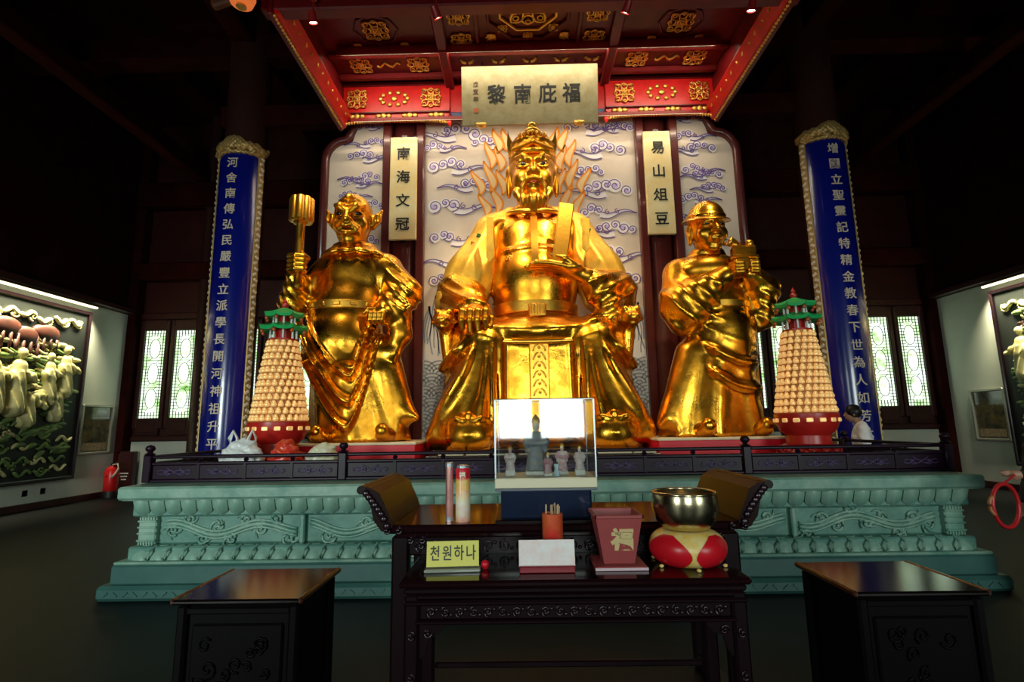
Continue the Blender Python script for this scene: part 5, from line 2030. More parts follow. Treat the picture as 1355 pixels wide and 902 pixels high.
# ------------------------------------------------------------------ things on the altar tables
# glass case on its stand
GLS = mat('case_glass', (.93, .97, .98), .03, trans=1.0)
GLS.node_tree.nodes['Principled BSDF'].inputs['IOR'].default_value = 1.5
ALU = mat('case_trim', (.42, .46, .50), .3, .7)
x0, x1, y0, y1 = -.365, .180, 2.86, 3.22
cxm = (x0 + x1) / 2
R = root('display_stand', (cxm, 3.04, .988), 'dark shiny stand under the glass case', 'stand')
MB().box((cxm, 3.04, 1.083), (x1 - x0 - .06, y1 - y0 - .04, .16), b=.012).build('stand_body', mat('stand_blue_black', (.010, .018, .045), .12, coat=.8), R)
MB().box((cxm, 3.04, .9960), (x1 - x0, y1 - y0, .016), b=.005).build('stand_plinth', TBL, R)
MB().box((cxm, 3.04, 1.158), (x1 - x0, y1 - y0, .012), b=.004).build('stand_top', mat('stand_grey', (.16, .18, .22), .25), R)
R = root('glass_case', (cxm, 3.04, 1.165), 'glass display case holding small figurines on the altar table', 'display case')
MB().box((cxm, 3.04, 1.192), (x1 - x0, y1 - y0, .052), b=.004).build('case_base', mat('cream_board', (.72, .66, .46), .5), R)
t = .005
zb, zt = 1.219, 1.635
for nm, c, d in (('front_pane', (cxm, y0 + t / 2 + .004, (zb + zt) / 2), (x1 - x0 - .012, t, zt - zb)), ('back_pane', (cxm, y1 - t / 2 - .004, (zb + zt) / 2), (x1 - x0 - .012, t, zt - zb)),
                 ('side_pane', (x0 + t / 2 + .002, 3.04, (zb + zt) / 2), (t, y1 - y0 - .022, zt - zb)), ('side_pane', (x1 - t / 2 - .002, 3.04, (zb + zt) / 2), (t, y1 - y0 - .022, zt - zb)),
                 ('top_pane', (cxm, 3.04, zt + t / 2 + .001), (x1 - x0, y1 - y0, t))):
    MB().box(c, d).build(nm, GLS, R)
for sx in (x0 + .004, x1 - .004):
    for yy in (y0 + .004, y1 - .004):
        MB().box((sx, yy, (zb + zt) / 2), (.008, .008, zt - zb)).build('edge_trim', ALU, R)
for yy in (y0 + .004, y1 - .004):
    MB().box((cxm, yy, zt + .002), (x1 - x0, .008, .008)).build('edge_trim', ALU, R)


def figurine(x, y, z, h, robe, lab, ped=.04, stand=True, skin=(.75, .62, .5)):
    R = root('figurine', (x, y, z), lab, 'figurine', 'figurines in the glass case')
    pz = z + ped
    MB().box((x, y, z + ped / 2), (h * .42, h * .34, ped), b=.003).build('pedestal', mat('figurine_pedestal', (.82, .80, .72), .4), R)
    f = Field((x - h * .4, y - h * .3, pz), (x + h * .4, y + h * .3, pz + h * 1.05), h * .022)
    f.cone(pz, pz + h * .55, lambda t: x + 0 * t, lambda t: y + 0 * t, lambda t: h * (.20 - .07 * t), lambda t: h * (.17 - .06 * t), h * .03,
           lambda a, t, k0: h * .014 * ridge(a * 9, 2) * (1 - t))
    f.ell((x, y, pz + h * .60), (h * .15, h * .11, h * .16), h * .05)
    for s in (-1, 1):
        f.chain([(x + s * h * .14, y, pz + h * .68), (x + s * h * .20, y - h * .04, pz + h * .54), (x + s * h * .03, y - h * .14, pz + h * .52)], [h * .06, h * .065, h * .04], h * .03)
        f.chain([(x + s * h * .17, y - h * .04, pz + h * .5), (x + s * h * .19, y - h * .03, pz + h * .36)], [h * .06, h * .03], h * .03)
    f.build('robe', robe, R)
    f = Field((x - h * .14, y - h * .16, pz + h * .7), (x + h * .14, y + h * .14, pz + h * 1.08), h * .014)
    f.ell((x, y - .01 * h, pz + h * .85), (h * .075, h * .085, h * .10), h * .02)
    f.cap((x, y, pz + h * .72), (x, y, pz + h * .8), h * .05, h * .045, h * .02)
    f.ell((x, y - h * .095, pz + h * .84), (h * .015, h * .02, h * .025), h * .01)
    hd = f.build('head', mat('figurine_skin', skin, .4), R)
    m = MB()
    m.lathe([(h * .09, pz + h * .90), (h * .095, pz + h * .93), (h * .07, pz + h * .99), (h * .03, pz + h * 1.04), (h * .01, pz + h * 1.07)], 12, (x, y, 0))
    m.build('headdress', mat('figurine_gold', (.85, .5, .12), .35, .6), R, smooth='auto')
    return R

ROBE_W = mat('figurine_white_robe', (.82, .80, .76), .4, var=.35, vscale=40, var_col=(.6, .35, .3))
ROBE_M = mat('figurine_patterned_robe', (.30, .34, .30), .45, var=.9, vscale=45, var_col=(.75, .20, .28))
ROBE_B = mat('figurine_blue_grey_robe', (.16, .22, .30), .4, var=.6, vscale=30, var_col=(.35, .30, .22))
zf = 1.2185
figurine(-.285, 3.00, zf, .13, ROBE_W, 'white figurine on the left pedestal in the glass case', .03)
figurine(.105, 3.00, zf, .13, ROBE_W, 'white figurine on the right pedestal in the glass case', .03)
figurine(-.135, 3.08, zf, .30, ROBE_B, 'tall blue-grey robed figurine in the middle of the glass case', .02)
figurine(-.075, 2.97, zf, .11, ROBE_M, 'small pink-robed figurine in front at the middle of the glass case', .015)
figurine(.010, 3.05, zf, .15, mat('figurine_pink_robe', (.70, .25, .30), .4, var=.6, vscale=45, var_col=(.8, .75, .7)), 'pink and white figurine right of the tall one in the glass case', .02)
MB_v = MB().lathe([(.016, zf), (.020, zf + .01), (.010, zf + .04), (.016, zf + .065), (.013, zf + .066)], 12, (-.03, 2.94, 0))
tag(MB_v.build('small_vase', mat('vase_pale_blue', (.55, .70, .75), .2), loc=(-.03, 2.94, zf), smooth='auto'), 'tiny pale blue vase in front of the figurines', 'vase')

# incense tubes
R = root('incense_tube', (-.600, 2.80, 1.0025), 'slim pink metallic incense tube on the altar table', 'incense tube')
MB().lathe([(.021, 1.0025), (.021, 1.292)], 20, (-.600, 2.80, 0)).build('tube', mat('pink_foil', (.75, .36, .33), .25, .6, var=.3, vscale=15), R, smooth='auto')
MB().lathe([(.023, 1.292), (.023, 1.312), (.014, 1.318)], 20, (-.600, 2.80, 0)).build('cap', ALU, R, smooth='auto')
MB().lathe([(.0215, 1.008), (.0215, 1.03)], 20, (-.600, 2.80, 0)).build('foot_band', ALU, R, smooth='auto')
R.location = (-.618, 2.94, .988)
R = root('incense_tube', (-.530, 2.80, 1.0025), 'thick red and yellow printed incense tube with a silver lid', 'incense tube')
tm = bpy.data.materials.new('printed_tube')
tm.use_nodes = True
nt = tm.node_tree
bb = nt.nodes['Principled BSDF']
tc = nt.nodes.new('ShaderNodeTexCoord')
sp = nt.nodes.new('ShaderNodeSeparateXYZ')
rp = nt.nodes.new('ShaderNodeValToRGB')
el = rp.color_ramp.elements
el[0].color = (.75, .30, .20, 1)
el[1].position = .80
el[1].color = (.62, .012, .03, 1)
for p_, c_ in ((.12, (.80, .62, .50, 1)), (.35, (.85, .74, .55, 1)), (.62, (.85, .45, .12, 1)), (.74, (.80, .50, .14, 1))):
    e = el.new(p_)
    e.color = c_
mr = nt.nodes.new('ShaderNodeMapRange')
mr.inputs['From Min'].default_value = 0.0
mr.inputs['From Max'].default_value = .29
nzt = nt.nodes.new('ShaderNodeTexNoise')
nzt.inputs['Scale'].default_value = 42
mx = nt.nodes.new('ShaderNodeMix')
mx.data_type = 'RGBA'
mx.blend_type = 'OVERLAY'
mx.inputs['Factor'].default_value = .6
nt.links.new(tc.outputs['Object'], sp.inputs[0])
nt.links.new(tc.outputs['Object'], nzt.inputs['Vector'])
nt.links.new(sp.outputs['Z'], mr.inputs['Value'])
nt.links.new(mr.outputs['Result'], rp.inputs['Fac'])
nt.links.new(rp.outputs['Color'], mx.inputs['A'])
nt.links.new(nzt.outputs['Color'], mx.inputs['B'])
nt.links.new(mx.outputs['Result'], bb.inputs['Base Color'])
bb.inputs['Roughness'].default_value = .3
MB().lathe([(.039, 1.0025), (.040, 1.008), (.040, 1.278), (.036, 1.286)], 28, (-.530, 2.80, 0)).build('tube', tm, R, smooth='auto')
MB().lathe([(.034, 1.286), (.034, 1.298), (.020, 1.304)], 24, (-.530, 2.80, 0)).build('lid', ALU, R, smooth='auto')
m = MB()
glyphs(m, '福', (-.530, 2.7585, 1.25), .035, .001, depth=.001)
m.build('character', mat('print_cream', (.85, .75, .55), .5), R)
R.location = (-.544, 2.94, .988)

# cup of sticks
R = root('fortune_stick_cup', (-.072, 2.72, .8305), 'red cup packed with wooden fortune sticks behind the white card', 'cup')
MB().lathe([(.046, .8305), (.050, .836), (.052, 1.06), (.048, 1.062), (.046, .90)], 24, (-.072, 2.72, 0)).build('cup', mat('red_bamboo', (.62, .03, .025), .35, var=.5, vscale=10, var_col=(.6, .15, .03)), R, smooth='auto')
q = random.Random(2)
for k in range(14):
    a, rr_ = q.uniform(0, 6.28), q.uniform(0, .034)
    x, y = -.072 + rr_ * math.cos(a), 2.72 + rr_ * math.sin(a)
    MB().box((x, y, 1.0), (.008, .004, .19 + q.uniform(0, .03)), rot=(q.uniform(-.05, .05), q.uniform(-.05, .05), a), b=.001).build('stick', mat('bamboo_stick', (.55, .38, .22), .6), R)

# yellow price sign
R = root('yellow_card', (-.555, 2.56, .8305), 'yellow card handwritten in Korean, leaning in a clear holder', 'sign')
YEL = mat('yellow_card', (.72, .66, .12), .5)
rt = (-.18, 0, .06)
MB().box((-.553, 2.585, .905), (.245, .006, .112), rot=rt).build('card', YEL, R)
for i, ch in enumerate('천원하나'):
    m = MB()
    V, Fs = text_mesh(ch, .062, .0008, .0008)
    V = V * np.array([.85, 1, 1.15]) + np.array([-.085 + i * .057, -.0045, .004])
    V = V @ rotm(rt).T + np.array((-.553, 2.585, .905))
    m.add(V, Fs)
    m.build('character', mat('sign_ink', (.02, .02, .012), .5), R)
MB().box((-.553, 2.578, .838), (.26, .075, .014), rot=(0, 0, .06), b=.004).build('holder_foot', mat('clear_acrylic', (.65, .68, .60), .1, trans=.6), R)
o = root('red_bead', (-.40, 2.60, .8305), 'small red bead at the corner of the yellow card', 'bead')
MB().ball((-.402, 2.60, .852), (.020, .018, .020), 12, 7).build('bead_body', mat('red_bead', (.6, .01, .02), .25), o, smooth=True)
MB().lathe([(.010, .8305), (.014, .836), (.006, .842)], 10, (-.402, 2.60, 0)).build('bead_foot', mat('red_bead', (.6, .01, .02), .25), o)

# white card on a red block
R = root('white_card', (-.11, 2.54, .8305), 'blank white card on a dark red block at the front of the table', 'sign')
MB().box((-.112, 2.545, .845), (.255, .06, .028), b=.003).build('block', mat('dark_red_block', (.22, .006, .015), .4), R)
MB().box((-.112, 2.545, .912), (.258, .005, .115), rot=(-.12, 0, 0)).build('card', mat('white_card', (.86, .84, .84), .6, var=.15, vscale=14, var_col=(.85, .62, .60)), R)

# square red bucket
R = root('offering_bucket', (.232, 2.66, .8305), 'square dusty-red bucket with a gold character on a matching tray', 'bucket')
BKT = mat('dusty_red_plastic', (.33, .055, .055), .5, var=.1)
bx, by = .232, 2.67
MB().box((bx, by - .01, .839), (.245, .24, .017), b=.006).build('tray', BKT, R)
MB().box((bx, by - .131, .838), (.243, .003, .012)).build('tray_edge', mat('pink_edge', (.62, .45, .50), .5), R)
def frus(m, zs, hw, inner):
    pass
m = MB()
zs, h0, h1, th = (.848, 1.07), .072, .110, .008
V = []
for z, hw in ((zs[0], h0), (zs[1], h1), (zs[1], h1 - th), (zs[0] + .01, h0 - th)):
    V += [(bx + s1 * hw, by + s2 * hw, z) for s1, s2 in ((-1, -1), (1, -1), (1, 1), (-1, 1))]
Fs = [(3, 2, 1, 0), (12, 13, 14, 15)]
for L in range(3):
    for k in range(4):
        k2 = (k + 1) % 4
        Fs.append((L * 4 + k, L * 4 + k2, L * 4 + 4 + k2, L * 4 + 4 + k))
m.add(V, Fs)
m.build('bucket_body', BKT, R)
m = MB()
for s1, s2, rz in ((0, -1, 0), (0, 1, 0), (-1, 0, 1), (1, 0, 1)):
    d = (.236, .014, .016) if not rz else (.014, .236, .016)
    m.box((bx + s1 * .111, by + s2 * .111, 1.066), d, b=.003)
m.build('rim', BKT, R)
m = MB()
tl = -math.atan2(h1 - h0, zs[1] - zs[0])
V, Fs = text_mesh('福', .105, .005, .002)
V = V @ rotm((-tl, 0, 0)).T + np.array((bx + .012, by - (h0 + h1) / 2 - .003, .962))
m.add(V, Fs)
m.build('character', mat('gold_character', (.80, .62, .30), .4, .3), R)

# singing bowl on its cushion
R = root('bowl_cushion', (.575, 2.67, .8305), 'round red and yellow patchwork cushion under the metal bowl', 'cushion')
kx, ky = .575, 2.67
CY = mat('yellow_satin', (.82, .52, .08), .35, var=.4, vscale=14, var_col=(.85, .70, .35))
CR = mat('red_satin', (.62, .008, .018), .3)
n = 48
def cush(u, v, off=0):
    a = 2 * math.pi * u
    t = -math.pi / 2 + math.pi * v
    r = .095 + (.085 + off) * math.cos(t) if abs(t) < 1.5708 else .095
    return (kx + r * math.cos(a), ky + r * math.sin(a), .9085 + (.078 + off) * math.sin(t))
m = MB().grid(lambda u, v: cush(u, v), n, 14, True)
m.add([(kx + .095 * math.cos(2 * math.pi * k / n), ky + .095 * math.sin(2 * math.pi * k / n), .9865) for k in range(n)], [tuple(range(n))])
m.add([(kx + .095 * math.cos(2 * math.pi * k / n), ky + .095 * math.sin(2 * math.pi * k / n), .8305) for k in range(n)], [tuple(range(n))[::-1]])
cu_ = m.build('cushion_body', CY, R, smooth='auto')
for k in range(4):
    u0 = (k + .03) / 4 - .02
    m = MB().grid(lambda u, v: cush(u0 + (.94 / 4) * (.5 + (u - .5) * (1 - abs(2 * v - 1) ** 1.6 * .75)), .04 + .78 * v, .003), 13, 14)
    m.build('red_patch', CR, cu_, smooth=True)
for k in range(6):
    a = 2 * math.pi * k / 6 + .5
    MB().ball((kx + .17 * math.cos(a), ky + .17 * math.sin(a), .838), (.012, .012, .008), 7, 4).build('tassel_knot', CY, cu_, smooth=True)
R = root('singing_bowl', (kx, ky, .986), 'dark bronze singing bowl resting on the patchwork cushion', 'bowl')
BRZ = mat('dark_bronze', (.60, .52, .32), .22, 1.0, rvar=.06, vscale=8)
prof = [(.06, .9875), (.11, .995), (.140, 1.03), (.156, 1.085), (.154, 1.14), (.149, 1.16), (.140, 1.16), (.143, 1.14), (.145, 1.085), (.13, 1.035), (.10, 1.005), (.01, 1.0)]
MB().lathe(prof, 48, (kx, ky, 0)).build('bowl_body', BRZ, R, smooth='auto')
m = MB()
m.tube([(kx + .1455 * math.cos(a), ky + .1455 * math.sin(a), 1.16) for a in np.linspace(0, 2 * math.pi, 41)], .0075, 8, cap=False)
m.build('rim', BRZ, R, smooth=True)
# ------------------------------------------------------------------ carved wall reliefs
RG = mat('relief_ground', (.006, .008, .006), .5)
RJ = mat('relief_ivory', (.62, .56, .28), .45, var=.4, vscale=4, var_col=(.50, .44, .16))
RV = mat('relief_green', (.20, .28, .07), .45, var=.5, vscale=5, var_col=(.06, .11, .04))
RB = mat('relief_red_brown', (.075, .016, .007), .5, var=.5, vscale=4)


def relief(sx, ya, yb, za, zb_, lab, seed):
    R = root('relief_mural', (sx * 9.9, (ya + yb) / 2, za), lab, 'relief')
    q = random.Random(seed)
    X = lambda d: sx * (9.88 - d)
    MB().box((X(.02), (ya + yb) / 2, (za + zb_) / 2), (.06, yb - ya, zb_ - za), b=.005).build('ground_panel', RG, R)
    fw = .07
    for y in (ya, yb):
        MB().box((X(.05), y, (za + zb_) / 2), (.12, fw, zb_ - za + fw), b=.015).build('frame_side', DARKWOOD, R)
    for z in (za, zb_):
        MB().box((X(.05), (ya + yb) / 2, z), (.12, yb - ya, fw), b=.015).build('frame_rail', DARKWOOD, R)
    H = zb_ - za

    def strip(pts, rad, mt, nm):
        m = MB()
        m.tube([(X(.07), y, z) for y, z in pts], rad, 7)
        o = m.build(nm, mt, R, smooth=True)
        return o
    # cloud scrolls along the top
    for k in range(10):
        y = yb - .35 - k * .36
        z = zb_ - .28 - .16 * q.random()
        strip([(y + .32 * (t - .5), z + .05 * math.sin(t * 7 + k)) for t in np.linspace(0, 1, 10)], [.02] + [.045] * 8 + [.015], RJ, 'cloud')
        strip(spiral(y + .1, z - .03, .10, 1.5, q.uniform(0, 360), q.choice((-1, 1)), 16), .022, RJ, 'cloud')
    for k in range(30):
        y = yb - .3 - q.random() * 2.6
        z = zb_ - .5 - q.random() * 1.7
        m = MB()
        for j in range(3):
            m.ball((X(.06), y + .16 * (j - 1), z + .03 * (j % 2)), (.05, .16, .055), 10, 5)
        m.build('cloud_bank', RJ if k % 3 else RV, R, smooth=True)
    # cliffs and hanging roots
    for k in range(5):
        y = yb - 1.0 - k * .42
        z = zb_ - .62 - .12 * (k % 2)
        m = MB()
        m.ball((X(.05), y, z), (.09, .34, .20), 12, 6)
        for j in range(4):
            m.tube([(X(.08), y - .22 + j * .15, z - .1), (X(.08), y - .2 + j * .15, z - .35 - .2 * q.random())], [.05, .015], 6)
        m.build('cliff', RB, R, smooth=True)
    # pine boughs
    for k in range(34):
        y = yb - .35 - q.random() * 2.8
        z = za + H * .16 + q.random() * H * .55
        m = MB()
        m.ball((X(.05), y, z), (.05, .20, .07), 10, 5)
        m.ball((X(.06), y + .13, z + .06), (.05, .13, .05), 10, 5)
        m.build('bough', RV, R, smooth=True)
    # robed figures
    figs = [(yb - .50, za + H * .50, 1.0, 0), (yb - .85, za + H * .47, .92, 0), (yb - 1.25, za + H * .33, .95, .9), (yb - 1.55, za + H * .40, 1.2, 0.1), (yb - 1.95, za + H * .40, 1.15, -.1),
            (yb - .62, za + H * .36, .85, -.5), (yb - 2.5, za + H * .38, 1.1, .1), (yb - 3.0, za + H * .37, 1.05, 0)]
    for (y, z, h, lean) in figs:
        f = Field((X(.34) if sx > 0 else X(-.02), y - .62 * h, z - .2), (X(-.02) if sx > 0 else X(.34), y + .62 * h, z + h * 1.15), .022)
        xm = X(.07)
        top = (y + .42 * h * math.sin(lean), z + h * (.42 + .24 * math.cos(lean)))
        f.chain([(xm, y, z), (xm, y, z + .42 * h), (xm, top[0], top[1])], [.16 * h, .125 * h, .115 * h], .05)
        f.ell((X(.09), top[0] + .18 * h * math.sin(lean), top[1] + .19 * h * math.cos(lean) + .02), (.085 * h, .075 * h, .095 * h), .02)
        ex = q.choice((-1, 1)) if abs(lean) < .3 else (1 if lean > 0 else -1)
        f.chain([(X(.09), top[0], top[1] - .04), (X(.14), top[0] + ex * .16 * h, top[1] - .16 * h), (X(.15), top[0] + ex * .27 * h, top[1] - .22 * h)], [.07 * h, .06 * h, .035 * h], .03)
        f.chain([(X(.09), top[0], top[1] - .04), (X(.13), top[0] - ex * .13 * h, top[1] - .2 * h), (X(.16), top[0] + ex * .05 * h, top[1] - .28 * h)], [.07 * h, .06 * h, .04 * h], .03)
        f.disp(lambda X_, Y_, Z_: .034 * ridge(Y_ * 46 + 14 * Z_, 2) + 0 * X_, (-11, y - 1, z - .1), (11, y + 1, z + .55 * h))
        f.build('robed_figure', RJ, R)
    for k in range(20):
        y = yb - .22 - q.random() * 1.5
        z = zb_ - .55 - q.random() * 1.3
        strip(spiral(y, z, q.uniform(.08, .14), 1.4, q.uniform(0, 360), q.choice((-1, 1)), 14), .024, RJ if k % 3 else RV, 'cloud_curl')
        strip([(y - .30 * t, z - .10 - .03 * math.sin(6 * t)) for t in np.linspace(0, 1, 8)], [.012, .03, .04, .04, .035, .03, .02, .008], RJ if k % 3 else RV, 'cloud_tail')
    # scattered rocks, blossoms and foliage filling the ground
    for k in range(70):
        y = yb - .2 - q.random() * 3.0
        z = za + .2 + q.random() * (H - .5)
        m = MB()
        n_ = q.choice((3, 4, 5))
        for j in range(n_):
            a = 6.28 * j / n_ + q.random()
            m.ball((X(.045), y + .055 * math.cos(a), z + .045 * math.sin(a)), (.03, q.uniform(.035, .06), q.uniform(.025, .04)), 7, 4)
        m.build('foliage', (RV, RV, RJ, RB)[k % 4], R, smooth=True)
    # broad leaves
    for k in range(16):
        y = yb - .25 - q.random() * 1.3
        z = za + .55 + q.random() * 1.0
        a = q.uniform(.1, .7)
        L = q.uniform(.22, .38)
        strip([(y - L * t * math.cos(a), z - L * t * math.sin(a) + .04 * math.sin(3 * t)) for t in np.linspace(0, 1, 7)], [.008, .035, .05, .055, .045, .03, .008], RV, 'leaf')
    # water scrolls along the bottom
    for k in range(32):
        y = yb - .3 - (k % 8) * .40 - .15 * q.random()
        z = za + .14 + .22 * (k // 8) + .1 * q.random()
        strip([(y + .38 * (t - .5), z + .05 * math.sin(t * 8 + k)) for t in np.linspace(0, 1, 12)], [.012] + [.032] * 10 + [.01], (RJ, RV, RV)[k % 3], 'wave')
        if k % 2:
            strip(spiral(y, z + .05, .09, 1.4, q.uniform(0, 360), q.choice((-1, 1)), 14), .02, (RV, RJ)[k % 3 == 0], 'wave')
    return R

relief(-1, 6.9, 11.26, .56, 4.10, 'large dark relief with ivory robed figures on the left wall', 31)
relief(1, 6.9, 10.95, .56, 4.10, 'large dark relief cut by the right edge on the right wall', 47)

for sx, yb, lab in ((-1, 11.35, 'long strip lamp above the left wall relief'), (1, 11.05, 'long strip lamp above the right wall relief')):
    R = root('picture_light', (sx * 9.75, 9.1, 4.2), lab, 'lamp', 'strip lamps over the reliefs')
    L = yb - 6.8
    yc = (yb + 6.8) / 2
    MB().box((sx * 9.77, yc, 4.29), (.14, L, .05), b=.01).build('lamp_housing', REDWOOD, R)
    MB().box((sx * 9.73, yc, 4.245), (.07, L - .04, .04), b=.008).build('lamp_tube', mat('warm_tube_light', (.9, .9, .8), .5, emit=(1.0, .90, .55), estr=2.2), R)
    light('picture_light_lamp', 'AREA', (sx * 9.62, yc, 4.22), (sx * 9.75, yc, 2.0), 170, (1.0, .93, .62), .12, L)
    ob = bpy.data.objects['picture_light_lamp'] if sx < 0 else bpy.data.objects['picture_light_lamp.001']
    ob.rotation_euler = (0, sx * -.30, 0)
    ob.data.spread = math.radians(75)
    ob.data.size, ob.data.size_y = .12, L

# framed pictures
for sx, ya, yb, lab in ((-1, 11.45, 12.30, 'small framed picture beside the left wall relief'), (1, 11.12, 11.92, 'small framed picture beside the right wall relief')):
    R = root('framed_picture', (sx * 9.9, (ya + yb) / 2, 1.0), lab, 'picture', 'small framed pictures on the side walls')
    yc = (ya + yb) / 2
    FRM = mat('pewter_frame', (.30, .29, .24), .35, .5)
    for y in (ya, yb):
        MB().box((sx * 9.89, y, 1.55), (.06, .06, 1.10), b=.012).build('frame_side', FRM, R)
    for z in (1.02, 2.08):
        MB().box((sx * 9.89, yc, z), (.06, yb - ya, .06), b=.012).build('frame_rail', FRM, R)
    MB().box((sx * 9.91, yc, 1.55), (.02, yb - ya - .04, 1.04)).build('picture_print', mat('dark_print', (.03, .035, .03), .12, coat=.6, var=.9, vscale=4.5, var_col=(.20, .15, .06)), R)
    MB().box((sx * 9.898, yc, 1.17), (.006, (yb - ya) * .8, .16)).build('caption_strip', mat('caption_tan', (.40, .28, .16), .5, var=.6, vscale=20), R)

# sockets
for y, l in ((10.33, 'nearer'), (10.72, 'farther')):
    R = root('wall_socket', (-9.92, y, .33), 'small grey wall socket below the left relief, the %s one' % l, 'socket', 'wall sockets')
    MB().box((-9.915, y, .335), (.02, .13, .13), b=.006).build('cover_plate', mat('socket_grey', (.16, .16, .15), .4), R)
    for dy in (-.025, .025):
        MB().box((-9.904, y + dy, .335), (.004, .014, .03)).build('slot', BLACK, R)

# fire extinguisher and its cabinet
R = root('extinguisher_cabinet', (-9.62, 12.55, 0), 'dark red-brown cabinet standing behind the fire extinguisher', 'cabinet')
MB().box((-9.62, 12.56, .57), (.40, .14, .90), b=.012).build('cabinet_body', mat('cabinet_brown', (.045, .010, .010), .35), R)
MB().box((-9.62, 12.485, .57), (.34, .012, .82), b=.005).build('cabinet_door', mat('cabinet_brown', (.045, .010, .010), .35), R)
for k in range(3):
    MB().box((-9.60, 12.476, .52 - k * .07), (.20 - .04 * k, .004, .028)).build('notice_line', WHITE, R)
for x in (-9.77, -9.47):
    MB().box((x, 12.56, .06), (.05, .10, .12), b=.01).build('foot', DARKWOOD, R)
R = root('fire_extinguisher', (-9.66, 12.20, 0), 'red fire extinguisher with black base and pale hose by the left wall', 'fire extinguisher')
ex, ey = -9.66, 12.18
MB().lathe([(.13, .14), (.145, .17), (.145, .58), (.12, .66), (.05, .70), (.04, .72)], 24, (ex, ey, 0)).build('cylinder', mat('extinguisher_red', (.62, .010, .012), .3), R, smooth='auto')
MB().lathe([(.13, 0), (.15, .01), (.15, .13), (.14, .16)], 24, (ex, ey, 0)).build('base_ring', BLACK, R, smooth='auto')
m = MB()
m.box((ex, ey, .745), (.06, .05, .05), b=.01)
m.box((ex + .05, ey - .01, .785), (.16, .025, .02), rot=(0, -.2, 0), b=.006)
m.box((ex + .05, ey - .01, .755), (.14, .025, .016), rot=(0, .1, 0), b=.006)
m.build('valve_handle', BLACK, R)
m = MB()
m.tube([(ex + .03, ey - .03, .74), (ex + .16, ey - .06, .76), (ex + .20, ey - .07, .66), (ex + .14, ey - .08, .54), (ex + .08, ey - .10, .47)], [.018, .02, .02, .022, .03], 8)
m.build('hose', mat('hose_pale', (.60, .55, .45), .5), R, smooth=True)
MB().tube([(ex - .17, ey - .02, .50), (ex + .0, ey - .15, .50), (ex + .16, ey - .03, .50)], .012, 6).build('strap', BLACK, R)

